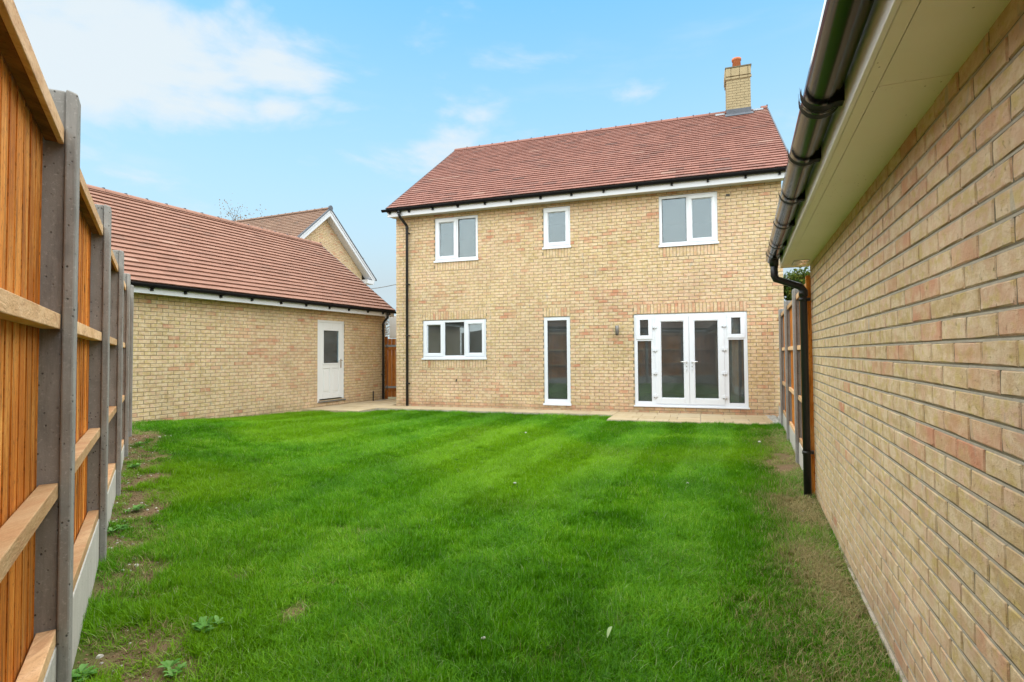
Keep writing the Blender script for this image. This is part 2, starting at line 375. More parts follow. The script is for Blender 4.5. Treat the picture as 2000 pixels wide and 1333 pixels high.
M['felt'] = plain('roof_deck', (0.05, 0.04, 0.035), 0.9)
M['upvc'] = plain('white_upvc', (0.68, 0.705, 0.75), 0.28, 0.5)
M['white'] = plain('white_fascia', (0.60, 0.61, 0.64), 0.35, 0.5, var=0.03)
M['paint'] = plain('white_door_paint', (0.70, 0.70, 0.70), 0.35, 0.5, var=0.02)
M['bright'] = plain('clean_white_fascia', (0.86, 0.86, 0.86), 0.3, 0.5)
M['soffit'] = soffit_mat()
M['black'] = plain('black_gutter_plastic', (0.008, 0.008, 0.009), 0.5, 0.12)
M['blackp'] = plain('black_pipe_plastic', (0.015, 0.015, 0.016), 0.4, 0.4, var=0.3, vs=30)
M['gutter'] = plain('shiny_gutter_plastic', (0.012, 0.012, 0.013), 0.17, 0.36)
M['glass'] = glass_mat()
M['gasket'] = plain('grey_gasket', (0.04, 0.04, 0.04), 0.6)
M['chrome'] = plain('polished_handle', (0.75, 0.75, 0.74), 0.22, 0.5, 1.0)
M['lamp'] = plain('brushed_lamp', (0.20, 0.19, 0.18), 0.35, 0.5, 0.6)
M['lead'] = plain('lead_flashing', (0.105, 0.115, 0.135), 0.75, 0.2, 0.0, var=0.25, vs=9)
M['zinc'] = plain('pale_flashing', (0.24, 0.27, 0.30), 0.7, 0.3, 0.0, var=0.2, vs=9)
M['pot'] = plain('terracotta_pot', (0.50, 0.165, 0.075), 0.75, 0.3, var=0.15)
M['board'] = wood_mat('stained_fence_board', [(0, (0.34, 0.090, 0.010)), (0.35, (0.56, 0.175, 0.018)), (0.7, (0.69, 0.26, 0.038)), (1, (0.78, 0.40, 0.11))], (0.12, 0.045, 0.012), (1, 1, 0.06))
M['rail_shade'] = wood_mat('painted_rail_shade', [(0, (0.10, 0.045, 0.014)), (0.5, (0.17, 0.08, 0.025)), (1, (0.24, 0.12, 0.045))], (0.05, 0.025, 0.01), (0.55, 0.07, 1))  # dark brown that colours in the shade beneath the top rail
M['gate'] = wood_mat('stained_gate_board', [(0, (0.25, 0.075, 0.012)), (0.5, (0.36, 0.12, 0.02)), (1, (0.46, 0.18, 0.04))], (0.12, 0.045, 0.012), (1, 1, 0.06))
M['rail'] = wood_mat('sawn_fence_rail', [(0, (0.54, 0.33, 0.165)), (0.5, (0.64, 0.42, 0.235)), (1, (0.72, 0.51, 0.31))], (0.42, 0.22, 0.11), (0.55, 0.07, 1))
M['post'] = concrete_mat('grey_post_concrete', (0.165, 0.156, 0.143), (0.365, 0.352, 0.33), 0.9)
M['gravel'] = concrete_mat('pale_board_concrete', (0.42, 0.40, 0.365), (0.54, 0.52, 0.48), 0.25)
M['plinth'] = concrete_mat('washed_plinth', (0.34, 0.29, 0.22), (0.48, 0.42, 0.35), 0.2)
M['lawn'] = lawn_mat(); M['grass'] = grass_mat(); M['slab'] = slab_mat()
M['ground'] = plain('rough_ground', (0.16, 0.14, 0.08), 1.0, 0.1, var=0.3, vs=0.8)
M['bark'] = plain('bark', (0.16, 0.13, 0.11), 0.95, 0.1, var=0.3, vs=12)
M['leaf_g'] = leaf_mat('bush_leaf', [(0, (0.03, 0.06, 0.012)), (0.5, (0.07, 0.10, 0.02)), (0.85, (0.16, 0.16, 0.03)), (1, (0.30, 0.24, 0.04))])
M['leaf_w'] = leaf_mat('weed_leaf', [(0, (0.10, 0.27, 0.05)), (1, (0.22, 0.42, 0.13))])
M['leaf_b'] = leaf_mat('autumn_leaf', [(0, (0.17, 0.13, 0.10)), (0.6, (0.28, 0.22, 0.17)), (1, (0.34, 0.29, 0.24))])
M['plaster'] = plain('room_plaster', (0.72, 0.68, 0.62), 0.9, 0.1)
M['plaster_dark'] = plain('dimmed_upstairs_plaster', (0.10, 0.115, 0.15), 0.9, 0.1)  # darker, bluer copy of the room plaster, to dim the upstairs panes
M['floor'] = plain('room_floor', (0.42, 0.38, 0.33), 0.5, 0.3)
M['stone'] = plain('pale_stone', (0.52, 0.50, 0.46), 0.8, 0.2, var=0.2, vs=40)
M['crumb'] = plain('soil_crumb', (0.19, 0.125, 0.075), 1.0, 0.05, var=0.5, vs=25)
M['label'] = plain('paper_label', (0.80, 0.80, 0.76), 0.3, 0.5)
M['film'] = plain('grey_film', (0.55, 0.55, 0.50), 0.12, 0.6)
M['meter'] = plain('white_panel', (0.80, 0.80, 0.80), 0.4, 0.4)
M['iron'] = plain('dull_steel', (0.20, 0.21, 0.21), 0.5, 0.5, 0.6)
M['cable'] = plain('grey_cable', (0.2, 0.2, 0.2), 0.6)
M['hole'] = plain('dark_plastic', (0.06, 0.05, 0.04), 0.6)

# ------------------------------------------------------------------ frames of the place
A = Vector((-3.075, 14.613, 0)); HD = Vector((8.6408, -2.9697, 0)).normalized()
HF = Frame(A, HD, (-0.32502, -0.94571))                    # house front
HL, HDEP = 9.32, 7.6
GF = Frame((-4.136, 16.284), ang(23.7), (0.91566, -0.40195))  # left garage
RF = Frame((1.707, 2.483), ang(22.83), (-0.92166, 0.38801))   # right garage: outwards is to the left
RE = 3.12
fd = ang(-33.03)
FF = Frame((0, 0), fd, (0.83838, 0.54509))                  # left fence, s from the camera's foot, o = -perp
PF = Frame((3.433, 6.691), ang(23.33), (-0.91825, 0.39600))   # right fence

def sm(x): x = min(1, max(0, x)); return x*x*(3-2*x)
def gz(x, y):
    z = -0.09*(1-sm(y/8.5)) + 0.20*math.exp(-(((x+5.8)/2.4)**2+((y-8.4)/3.0)**2))
    r = Vector((x, y, 0)); per = -(r.dot(FF.o))
    z += 0.09*(1-sm((-per)/1.3 + 0.0)) if per < 0 and 0 < y < 9 else (0.09 if per >= 0 and 0 < y < 9 else 0)
    z -= 0.05*sm((y-9.5)/2.5)
    return z if y > 0 else -0.09

# ------------------------------------------------------------------ bricks
def brick_piece(mb, fr, s0, s1, z0, z1, tone, depth=0.055, ch=0.003, jit=0.0014, oo=0.0):
    w = lambda: rnd(-jit, jit)
    s0 += w(); s1 += w(); z0 += w()*0.7; z1 += w()*0.7
    f0 = oo+w()*0.5; f = [f0+w()*0.25 for _ in range(4)]
    P = fr.w
    vs = [P(s0+ch, f[0], z0+ch), P(s1-ch, f[1], z0+ch), P(s1-ch, f[2], z1-ch), P(s0+ch, f[3], z1-ch),
          P(s0, oo-ch*1.2, z0), P(s1, oo-ch*1.2, z0), P(s1, oo-ch*1.2, z1), P(s0, oo-ch*1.2, z1),
          P(s0, oo-depth, z0), P(s1, oo-depth, z0), P(s1, oo-depth, z1), P(s0, oo-depth, z1)]
    fs = [(0, 1, 2, 3)]
    for i in range(4):
        j = (i+1) % 4
        fs += [(i+4, j+4, j, i), (i+8, j+8, j+4, i+4)]
    if fr.d.cross(Vector((0, 0, 1))).dot(fr.o) < 0: fs = [q[::-1] for q in fs]
    mb.add(vs, fs, tone)
def rough_brick(mb, fr, s0, s1, z0, z1, tone, depth=0.05, ch=0.0035):
    """a brick with ragged arrises: each edge has a jittered midpoint"""
    o0 = rnd(-0.0012, 0.0012); sm_, zm = (s0+s1)/2+rnd(-.03, .03), (z0+z1)/2+rnd(-.01, .01)
    ringp = [(s0, z0), (sm_, z0), (s1, z0), (s1, zm), (s1, z1), (sm_, z1), (s0, z1), (s0, zm)]
    j = lambda a: rnd(-a, a)
    ringp = [(a+j(0.0016), b+j(0.0014)) for a, b in ringp]
    ca, cb = (s0+s1)/2, (z0+z1)/2; P = fr.w; vs = []
    for a, b in ringp:
        e = ch*rnd(0.5, 1.7); vs.append(P(a+(e if a < ca-0.04 else -e if a > ca+0.04 else 0), o0+j(0.0007), b+(e if b < cb-0.012 else -e if b > cb+0.012 else 0)))
    for a, b in ringp: vs.append(P(a, o0-ch*1.2, b))
    for a, b in ringp: vs.append(P(a, -depth, b))
    fs = [tuple(range(8))]
    for i in range(8):
        k = (i+1) % 8; fs += [(i+8, k+8, k, i), (i+16, k+16, k+8, i+8)]
    if fr.d.cross(Vector((0, 0, 1))).dot(fr.o) < 0: fs = [q[::-1] for q in fs]
    mb.add(vs, fs, tone)
def lay_courses(L0, L1, z0, ztop, rects, pitch=0.225, joint=0.01, course=0.075, phase=0.0, zmin=-1):
    """running bond between L0 and L1; rects are openings and soldier fields left free"""
    out = []; k = 0
    while z0+k*course < ztop-0.012:
        za = z0+k*course; zb = min(za+course-joint, ztop)
        if zb > zmin:
            st = phase+(pitch/2 if k % 2 else 0.0); st -= math.ceil((st-L0)/pitch)*pitch
            x = st
            while x < L1:
                ps = [(max(x, L0), min(x+pitch-joint, L1), za, zb)]; x += pitch
                for (a, b, c, d) in rects:
                    nx = []
                    for (p, q, r, t) in ps:
                        if q <= a or p >= b or t <= c+0.004 or r >= d-0.004: nx.append((p, q, r, t)); continue
                        if p < a: nx.append((p, a, r, t))
                        if q > b: nx.append((b, q, r, t))
                        if r < c-0.012: nx.append((max(p, a), min(q, b), r, c-joint*0.5))
                        if t > d+0.012: nx.append((max(p, a), min(q, b), d+joint*0.5, t))
                    ps = nx
                for q in ps:
                    if q[1]-q[0] > 0.022 and q[3]-q[2] > 0.012: out.append(q)
        k += 1
    return out
def soldiers(rects):
    out = []
    for (a, b, c, d) in rects:
        n = max(1, round((b-a)/0.075)); w = (b-a)/n
        for i in range(n): out.append((a+i*w+0.005, a+(i+1)*w-0.005, c+0.005, d-0.005))
    return out
def vnoise(x, y, seed):
    """smooth value noise 0..1"""
    def h(i, j):
        q = math.sin(i*127.1+j*311.7+seed*74.7)*43758.5453; return q-math.floor(q)
    i, j = math.floor(x), math.floor(y); u, v = x-i, y-j; u = u*u*(3-2*u); v = v*v*(3-2*v)
    return (h(i, j)*(1-u)+h(i+1, j)*u)*(1-v)+(h(i, j+1)*(1-u)+h(i+1, j+1)*u)*v
def brick_tone(s, z, seed, redness):
    c = vnoise(s*0.9, z*1.7, seed); g = random.random()*(0.70+0.2*redness)
    if seed == 11 and z < 0.14: g = rnd(0.80, 0.95)
    if random.random() < redness*0.55*max(0.06, (c-0.40)*2.0): g = rnd(0.86, 1.0)
    warm = vnoise(s*0.5+9, z*1.5, seed+3)
    r = min(1, max(0, 0.32+0.95*(warm-0.5)+random.gauss(0, 0.16)+0.12*redness))
    return (r, g, random.random())
def face_bricks(fr, pieces, parent, seed, redness, limit=300, mats=None, jit=0.0016):
    order = []
    for q in pieces:
        c = fr.w((q[0]+q[1])/2, 0, (q[2]+q[3])/2); k = seen_size(c)
        order.append((k*k*(q[1]-q[0])*(q[3]-q[2]), q))
    order.sort(key=lambda t: -t[0])
    mb = MB()
    for i, (k, q) in enumerate(order):
        tn = brick_tone((q[0]+q[1])/2, (q[2]+q[3])/2, seed, redness)
        if i < limit and k > 0:
            b = MB(); (rough_brick(b, fr, *q, tn) if seed == 37 else brick_piece(b, fr, *q, tn, jit=jit)); b.build('brick', M['brick'], parent)
        else: brick_piece(mb, fr, *q, tn, jit=jit)
    if mb.v: mb.build('brickwork', M['brick'], parent, kind='stuff')
def wall_core(mb, fr, L0, L1, z0, z1, o0, o1, rects):
    ss = sorted({L0, L1, *[r[0] for r in rects], *[r[1] for r in rects]}); zs = sorted({z0, z1, *[min(max(r[2], z0), z1) for r in rects], *[min(max(r[3], z0), z1) for r in rects]})
    for i in range(len(ss)-1):
        run = None
        for j in range(len(zs)-1):
            c = ((ss[i]+ss[i+1])/2, (zs[j]+zs[j+1])/2)
            hole = any(r[0] < c[0] < r[1] and r[2] < c[1] < r[3] for r in rects)
            if not hole: run = (run[0], zs[j+1]) if run else (zs[j], zs[j+1])
            if hole and run: mb.box(fr, ss[i], ss[i+1], o0, o1, *run); run = None
        if run: mb.box(fr, ss[i], ss[i+1], o0, o1, *run)

# ------------------------------------------------------------------ windows
def ring(mb, fr, s0, s1, z0, z1, w, o0, o1):
    mb.box(fr, s0, s1, o0, o1, z0, z0+w); mb.box(fr, s0, s1, o0, o1, z1-w, z1)
    mb.box(fr, s0, s0+w, o0, o1, z0+w, z1-w); mb.box(fr, s1-w, s1, o0, o1, z0+w, z1-w)
def window(root, fr, s0, s1, z0, z1, lights, sill=True, name='window', label=None, vent=False):
    """lights: (s0,s1,z0,z1,kind) glass openings; kind sash adds a proud casement"""
    f = MB(); O0, O1 = -0.10, -0.022
    # frame members built from the gaps between the lights
    wall_core(f, fr, s0, s1, z0, z1, O0, O1, [(a, b, c, d) for a, b, c, d, _ in lights])
    w = empty(name, fr.w((s0+s1)/2, 0, z0), label); w.parent = root; w.location = WL[w.name]-WL[root.name]
    f.build('frame', M['upvc'], w, bevel=0.004)
    for a, b, c, d, kind in lights:
        if kind == 'sash':
            q = MB(); ring(q, fr, a-0.022, b+0.022, c-0.022, d+0.022, 0.075, -0.075, -0.004); q.build('sash', M['upvc'], w, bevel=0.006)
            a, b, c, d = a+0.053, b-0.053, c+0.053, d-0.053
        q = MB(); ring(q, fr, a-0.001, b+0.001, c-0.001, d+0.001, 0.012, -0.07, -0.045); q.build('bead', M['gasket'] if kind != 'sash' else M['upvc'], w)
        q = MB(); q.box(fr, a-0.004, b+0.004, -0.066, -0.060, c-0.004, d+0.004); q.build('pane', M['glass'], w)
    if sill:
        q = MB(); q.box(fr, s0-0.02, s1+0.02, -0.05, 0.035, z0-0.032, z0+0.002); q.box(fr, s0-0.02, s1+0.02, 0.025, 0.036, z0-0.045, z0-0.030); q.build('sill', M['upvc'], w, bevel=0.004)
    if vent:
        q = MB(); q.box(fr, (s0+s1)/2-0.17, (s0+s1)/2+0.17, -0.022, -0.008, z1-0.042, z1-0.020); q.build('trickle_vent', M['upvc'], w, bevel=0.003)
    return w

# ------------------------------------------------------------------ roofs
class Slope:
    """roof plane: s along the eaves, t up the slope, n off the plane"""
    def __init__(self, fr, o_e, z_e, o_r, z_r):
        self.fr = fr; self.a = fr.w(0, o_e, z_e); v = fr.w(0, o_r, z_r)-self.a; self.T = v.length; self.t = v.normalized()
        n = fr.d.cross(self.t); self.n = n if n.z > 0 else -n
        self.d = fr.d
    def w(self, s, t, n): return self.a+self.d*s+self.t*t+self.n*n
def roof_tiles(sl, s0, s1, parent, m, gauge=0.172, width=0.33, thick=0.016, gap=0.022, limit=300, skip=None, kind_all=False):
    rows = int(round(sl.T/gauge)); g = sl.T/rows; items = []
    for k in range(rows):
        x = s0-(width/2 if k % 2 else 0)
        while x < s1:
            a, b = max(x, s0), min(x+width, s1); x += width
            if b-a < 0.02: continue
            if skip and skip((a+b)/2, k*g): continue
            c = sl.w((a+b)/2, k*g, 0); items.append((seen_size(c)*(1 if not kind_all else 0), a, b, k*g))
    items.sort(key=lambda t: -t[0]*(t[2]-t[1]))
    mb = MB()
    for i, (k, a, b, t) in enumerate(items):
        h = rnd(-0.002, 0.002); e = rnd(-0.003, 0.003)
        tl = t+e; tu = min(t+g+0.05, sl.T+0.01)
        q = [sl.w(a+0.0015, tl, gap+h), sl.w(b-0.0015, tl, gap+h), sl.w(b-0.0015, tu, -0.008), sl.w(a+0.0015, tu, -0.008),
             sl.w(a+0.0015, tl, gap+thick+h), sl.w(b-0.0015, tl, gap+thick+h+rnd(-0.001, 0.001)), sl.w(b-0.0015, tu, 0.006), sl.w(a+0.0015, tu, 0.006)]
        tn = (min(1, max(0, random.gauss(0.5, 0.17))), random.random(), random.random())
        if i < limit and k > 0: mm = MB(); mm.hexa(q, tn); mm.build('tile', m, parent)
        else: mb.hexa(q, tn)
    if mb.v: mb.build('tiling', m, parent, kind='stuff')
def ridge_tiles(fr, s0, s1, o, z, parent, m, step=0.45, r=0.10, skip=None):
    x = s0; n = 0
    while x < s1-0.05:
        e = min(x+step, s1)
        if not (skip and skip((x+e)/2)):
            mb = MB(); tn = (rnd(0.2, 0.8), random.random(), random.random())
            c0, c1 = fr.w(x+0.004, o, z), fr.w(e-0.004, o, z)
            prof = [(-0.115, -0.055), (-0.085, 0.0), (-0.035, 0.036), (0.035, 0.036), (0.085, 0.0), (0.115, -0.055)]
            vs = [c+fr.o*a+Vector((0, 0, b)) for c in (c0, c1) for a, b in prof]; k = len(prof)
            fs = [(i, i+1, k+i+1, k+i) for i in range(k-1)]+[tuple(range(k)), tuple(range(2*k-1, k-1, -1))]
            mb.add(vs, fs, tn)
            mb.box(fr, e-0.025, e+0.015, o-0.05, o+0.05, z+0.02, z+0.052, (0.05, 0.5, 0.5), 1)
            mb.build('ridge_tile', [m, M['lead']], parent)
        x = e; n += 1
def gutter(fr, s0, s1, o, z, r, root, brackets, m, fall=0.0, drop=0.05, bw=0.016, rim=0.007):
    mb = MB(); n = 9
    for rr in (r, r-0.004):
        mb.tube([fr.w(s0, o, z), fr.w(s1, o, z-fall)], rr, n, False, a0=PI/2, a1=3*PI/2, up=(0, 0, 1))
    # lips and end stops
    for sg in (-1, 1): mb.box(fr, s0, s1, o+sg*(r-0.006), o+sg*(r-0.0005), z-0.004-fall*0.5, z+0.001)
    for s in (s0, s1):
        k = [fr.w(s, o+math.cos(a)*r, z+math.sin(a)*r-0.002) for a in [PI+PI*i/10 for i in range(11)]]
        mb.add(k, [tuple(range(11))])
    g = mb.build('gutter', m, root)
    for b in brackets:
        q = MB()
        q.tube([fr.w(b-bw, o, z-fall*(b-s0)/max(0.01, s1-s0)), fr.w(b+bw, o, z-fall*(b-s0)/max(0.01, s1-s0))], r+rim, 10, False, a0=PI/2-0.1, a1=3*PI/2+0.1, up=(0, 0, 1))
        for e in (-bw, bw): q.tube([fr.w(b+e-0.004, o, z-fall*(b-s0)/max(0.01, s1-s0)), fr.w(b+e+0.004, o, z-fall*(b-s0)/max(0.01, s1-s0))], r+rim+0.005, 10, False, a0=PI/2-0.1, a1=3*PI/2+0.1, up=(0, 0, 1))
        q.box(fr, b-bw, b+bw, o-r-0.012, o-r+0.014, z-r-rim, z+0.01)
        q.box(fr, b-bw, b+bw, o-r-0.012, o-r*0.3, z-r-rim-0.002, z-r*0.8)
        if drop: q.box(fr, b-0.022, b+0.022, o-r-0.012, o-r*0.35, z-r-drop, z-r*0.55)
        q.build('bracket', M['black'], g)
    return g
def downpipe(fr, root, path, r, clips, m):
    mb = MB(); pts = [fr.w(*p) for p in path]; mb.tube(pts, r, 12)
    for p in path[1:-1]:
        pass
    # socket collars
    for (a, b) in ((pts[0], pts[1]), (pts[-2], pts[-1])):
        d = (b-a).normalized(); mb.tube([a+d*0.0, a+d*0.06], r+0.006, 12)
    p = mb.build('downpipe', m, root)
    for (s, o, z) in clips:
        q = MB(); q.tube([fr.w(s, o, z-0.014), fr.w(s, o, z+0.014)], r+0.007, 12)
        q.box(fr, s-0.012, s+0.055, o-0.06, o-0.01, z-0.014, z+0.014)
        q.build('clip', M['blackp'], p)
    return p

# ------------------------------------------------------------------ ground, lawn and patio
def grid_mesh(xs, ys, fz, ftone, name, m, kind='structure'):
    mb = MB(); nx, ny = len(xs), len(ys)
    vs = [(x, y, fz(x, y)) for y in ys for x in xs]; fs = [(j*nx+i, j*nx+i+1, (j+1)*nx+i+1, (j+1)*nx+i) for j in range(ny-1) for i in range(nx-1)]
    mb.add(vs, fs, smooth=True); mb.t = [ftone(v[0], v[1]) for v in vs]
    return mb.build(name, m, None, loc=(0, 0, 0), kind=kind)
g = MB(); g.add([(-900, -900, -0.14), (900, -900, -0.14), (900, 900, -0.14), (-900, 900, -0.14)], [(0, 1, 2, 3)]); g.build('ground', M['ground'], loc=(0, 0, -0.14), kind='structure')

def ell(x, y, cx, cy, rx, ry, a=0.0):
    ca, sa = math.cos(a), math.sin(a); dx, dy = x-cx, y-cy
    return ((dx*ca+dy*sa)/rx)**2+((-dx*sa+dy*ca)/ry)**2
BALD = [(-5.0, 7.45, 0.30, 0.62, 0.55, .95), (-4.35, 6.35, 0.34, 0.6, 0.5, .95), (-3.3, 4.85, 0.34, 0.55, 0.5, .9), (-3.75, 5.6, 0.25, 0.3, 0.5, .8), (-2.75, 4.0, 0.28, 0.34, 0.4, .7), (-2.3, 3.35, 0.22, 0.32, 0.4, .75),
        (-1.78, 2.52, 0.30, 0.27, 0.4, 1.0), (-1.45, 2.3, 0.22, 0.2, 0.4, .8), (-2.0, 3.05, 0.13, 0.10, 0, .7), (-1.67, 3.4, 0.13, 0.09, 0, .75), (-1.17, 2.98, 0.09, 0.14, 0, .75), (-1.35, 3.55, 0.1, 0.07, 0, .5), (-1.2, 3.35, 0.16, 0.07, 0, .45),
        (-0.85, 3.05, .1, .06, 0, .4), (-0.95, 4.35, 0.35, 0.1, 0, .28), (-1.9, 4.3, .14, .1, 0, .3), (3.35, 6.9, 0.22, 0.8, -0.4, .9), (3.9, 8.4, 0.16, 0.6, -0.4, .5), (0.55, 3.0, .16, .1, 0, .2), (0.2, 2.65, .2, .1, 0, .2)]
def bare(x, y):
    b = 0.0; wob = (vnoise(x*4, y*4, 5)-0.5)*0.9+(vnoise(x*11, y*11, 6)-0.5)*0.5
    for cx, cy, rx, ry, a, st in BALD:
        e = ell(x, y, cx, cy, rx, ry, a)
        if e < 3: b = max(b, min(1, st*1.25)*(1-sm((e+wob-0.45)/0.9)))
    per = (Vector((x, y, 0)).dot(FF.o))
    if -0.4 < per+0.285 < 0.5 and y > 0: b = max(b, (1-sm((per+0.285)/0.30))*0.75*sm(1.5*vnoise(x*2.2, y*2.2, 8)))
    return b*(0.45+0.75*vnoise(x*7, y*7, 41))*(1.0 if vnoise(x*13, y*13, 42) > 0.3 else 0.55)
def dryness(x, y):
    """worn, straw-coloured strip along the foot of the right-hand wall and fence"""
    r = Vector((x, y, 0))-RF.p; s = r.dot(RF.d); o = r.dot(RF.o)
    wid = 0.62+0.40*vnoise(s*1.3, 3, 2)+0.12*(s < 0.6)
    d = 0.0
    if s < RE+4.5: d = (1-sm((o-0.05)/wid))*(0.35+0.75*vnoise(x*2.6, y*2.6, 4))*(1 if s < RE-0.2 else 0.55)
    d = max(d, 0.07*sm((vnoise(x*1.6+3, y*1.6, 9)-0.66)*5))
    return min(1, d)
xs = np.arange(-10.0, 7.01, 0.14); ys = np.arange(-3.0, 17.01, 0.14)
grid_mesh(xs, ys, gz, lambda x, y: (min(1, max(bare(x, y), 0.4*dryness(x, y))), 0.5, 0.5), 'lawn', M['lawn'])

patio = empty('patio', HF.w(3, 0.5, 0), kind='structure')
def in_garage(p): return (p-GF.p).dot(GF.o) < 0.03 and (p-GF.p).dot(GF.d) < 0.75
def slab_row(sa, sb, oa, ob, w):
    x = sa
    while x < sb-0.05:
        e = min(x+w, sb)
        c = HF.w((x+e)/2, (oa+ob)/2, 0)
        if not in_garage(c):
            mb = MB(); zt = 0.012+rnd(-0.003, 0.003); mb.box(HF, x+0.006, e-0.006, oa+0.006, ob-0.006, -0.05, zt, tone3()); mb.build('slab', M['slab'], patio, bevel=0.004)
        x = e
for i in range(2): slab_row(-0.15, 5.82, 0.03+0.32*i, 0.35+0.32*i, 0.6)
for i in range(4): slab_row(5.82, 8.95, 0.03+0.385*i, 0.415+0.385*i, 0.6 if i % 2 else 0.45)
for i in range(-5, 4): slab_row(-2.9, -0.15, 0.03+0.37*i, 0.40+0.37*i, 0.55)
mb = MB(); mb.box(HF, -0.15, 5.81, 0.02, 0.68, -0.10, -0.004); mb.box(HF, 5.81, 8.97, 0.02, 1.58, -0.10, -0.0045); mb.box(HF, -2.9, -0.15, -1.9, 1.5, -0.10, -0.005); mb.build('bedding', M['plinth'], patio)
mb = MB()
for _ in range(170):
    s, o = rnd(8.93, 9.2), rnd(0.05, 1.4); r = rnd(0.012, 0.03); c = HF.w(s, o, 0.0)
    mb.hexa([c+Vector((rnd(-r, 0), rnd(-r, 0), 0)), c+Vector((r, -r, 0)), c+Vector((r, r, 0)), c+Vector((-r, r, 0)), c+Vector((-r*.6, -r*.6, r)), c+Vector((r*.6, -r*.5, r)), c+Vector((r*.5, r*.6, r*.9)), c+Vector((-r*.6, r*.5, r))])
mb.build('gravel_edge', M['stone'], loc=HF.w(9.05, 0.7, 0), kind='stuff')

# ------------------------------------------------------------------ the house
house = empty('detached_house', HF.w(HL/2, 0, 0), 'two-storey yellow brick house with white windows, French doors and red tiled roof', 'house')
KIT = (0.79, 2.565, 1.26, 2.235); TAL = (4.062, 4.712, 0.16, 2.235); FRD = (6.205, 8.60, 0.165, 2.235)
W1 = (1.145, 2.352, 3.770, 4.885); W2 = (4.072, 4.74, 3.920, 4.892); W3 = (6.798, 8.042, 3.780, 4.90)
openings = [KIT, TAL, FRD, W1, W2, W3]
def down(r, z): return (r[0], r[1], z, r[3])
cut = [down(KIT, 1.215), down(TAL, 0.135), down(FRD, 0.135), down(W1, 3.735), down(W2, 3.885), down(W3, 3.735)]
sold = [(KIT[0], KIT[1], 2.24, 2.46), (TAL[0], TAL[1], 2.24, 2.46), (FRD[0], FRD[1], 2.24, 2.46),
        (KIT[0], KIT[1], 1.0, 1.21), (W1[0], W1[1], 3.51, 3.735), (W2[0], W2[1], 3.66, 3.885), (W3[0], W3[1], 3.51, 3.735)]
HZ0 = 2.235-30*0.075
core = MB(); wall_core(core, HF, 0.004, HL-0.004, -0.1, 4.99, -0.115, -0.007, cut)
for s0, s1 in ((0.004, 0.3), (HL-0.3, HL-0.004)): core.box(HF, s0, s1, -HDEP+0.1, -0.1151, -0.1, 4.99)
core.box(HF, 0.004, HL-0.004, -HDEP, -HDEP+0.3, -0.1, 4.99)
# gable triangles
for s0, s1 in ((0.004, 0.2), (HL-0.2, HL-0.004)):
    P = HF.w; v = [P(s, o, z) for s in (s0, s1) for o, z in ((0.0, 4.985), (-HDEP, 4.985), (-4.0, 7.98))]
    core.add(v, [(0, 1, 2), (5, 4, 3), (0, 3, 4, 1), (1, 4, 5, 2), (2, 5, 3, 0)])
hwall = core.build('wall', M['mortar'], house)
pieces = lay_courses(0.0, HL, HZ0, 4.985, cut+sold, phase=0.0, zmin=-0.05)+soldiers(sold)
face_bricks(HF, pieces, hwall, 11, 0.72)
# side wall returns, seen edge-on past the corner
SFL = Frame(HF.w(0, 0, 0), -HF.o, -HF.d)
sp = lay_courses(0.0, 3.0, HZ0, 4.985, [], phase=0.1125, zmin=-0.05); mb = MB()
for q in sp: brick_piece(mb, SFL, *q, brick_tone(q[0], q[2], 5, 0.5))
mb.build('side_brickwork', M['brick'], hwall, kind='stuff')
# rooms behind the glass
rm = MB()
def room(s0, s1, o0, o1, z0, z1):
    rm.box(HF, s0, s1, o1, o1+0.02, z0, z1, mi=0); rm.box(HF, s0, s0+0.02, o1, o0, z0, z1); rm.box(HF, s1-0.02, s1, o1, o0, z0, z1)
    rm.box(HF, s0, s1, o1, o0, z1-0.02, z1); rm.box(HF, s0, s1, o1, o0, z0, z0+0.02, mi=1)
room(0.31, 3.2, -0.118, -4.2, 0.1, 2.5); room(3.22, 5.4, -0.118, -6.4, 0.1, 2.5); room(5.42, 9.0, -0.118, -4.6, 0.1, 2.5)
rm.build('interior', [M['plaster'], M['floor']], house); rm = MB()
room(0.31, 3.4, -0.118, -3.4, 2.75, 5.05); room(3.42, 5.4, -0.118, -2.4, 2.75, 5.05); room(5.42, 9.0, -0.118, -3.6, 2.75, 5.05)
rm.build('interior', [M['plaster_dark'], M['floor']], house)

T = 0.062
def mid(a, b, f): return a+(b-a)*f
a = KIT; wd = a[1]-a[0]
window(house, HF, *KIT, [(a[0]+T, a[0]+wd*0.335-T/2, a[2]+T, a[3]-T, 'sash'), (a[0]+wd*0.335+T/2, a[0]+wd*0.675-T/2, a[2]+T, a[3]-T, 'fixed'), (a[0]+wd*0.675+T/2, a[1]-T, a[2]+T, a[3]-T, 'sash')], label='wide three-light window on the ground floor')
a = W1; c = a[0]+(a[1]-a[0])*0.515
window(house, HF, *W1, [(a[0]+T, c-T/2, a[2]+T, a[3]-T, 'sash'), (c+T/2, a[1]-T, a[2]+T, a[3]-T, 'fixed')], label='upstairs two-light window by the downpipe', vent=True)
a = W2
window(house, HF, *W2, [(a[0]+T, a[1]-T, a[2]+T, a[3]-T, 'sash')], label='small single-light upstairs window', vent=True)
a = W3; c = a[0]+(a[1]-a[0])*0.50
window(house, HF, *W3, [(a[0]+T, c-T/2, a[2]+T, a[3]-T, 'fixed'), (c+T/2, a[1]-T, a[2]+T, a[3]-T, 'sash')], label='large upstairs two-light window above the French doors', vent=True)
a = TAL
window(house, HF, *TAL, [(a[0]+0.085, a[1]-0.085, a[2]+0.10, a[3]-0.085, 'fixed')], label='tall narrow full-height window')
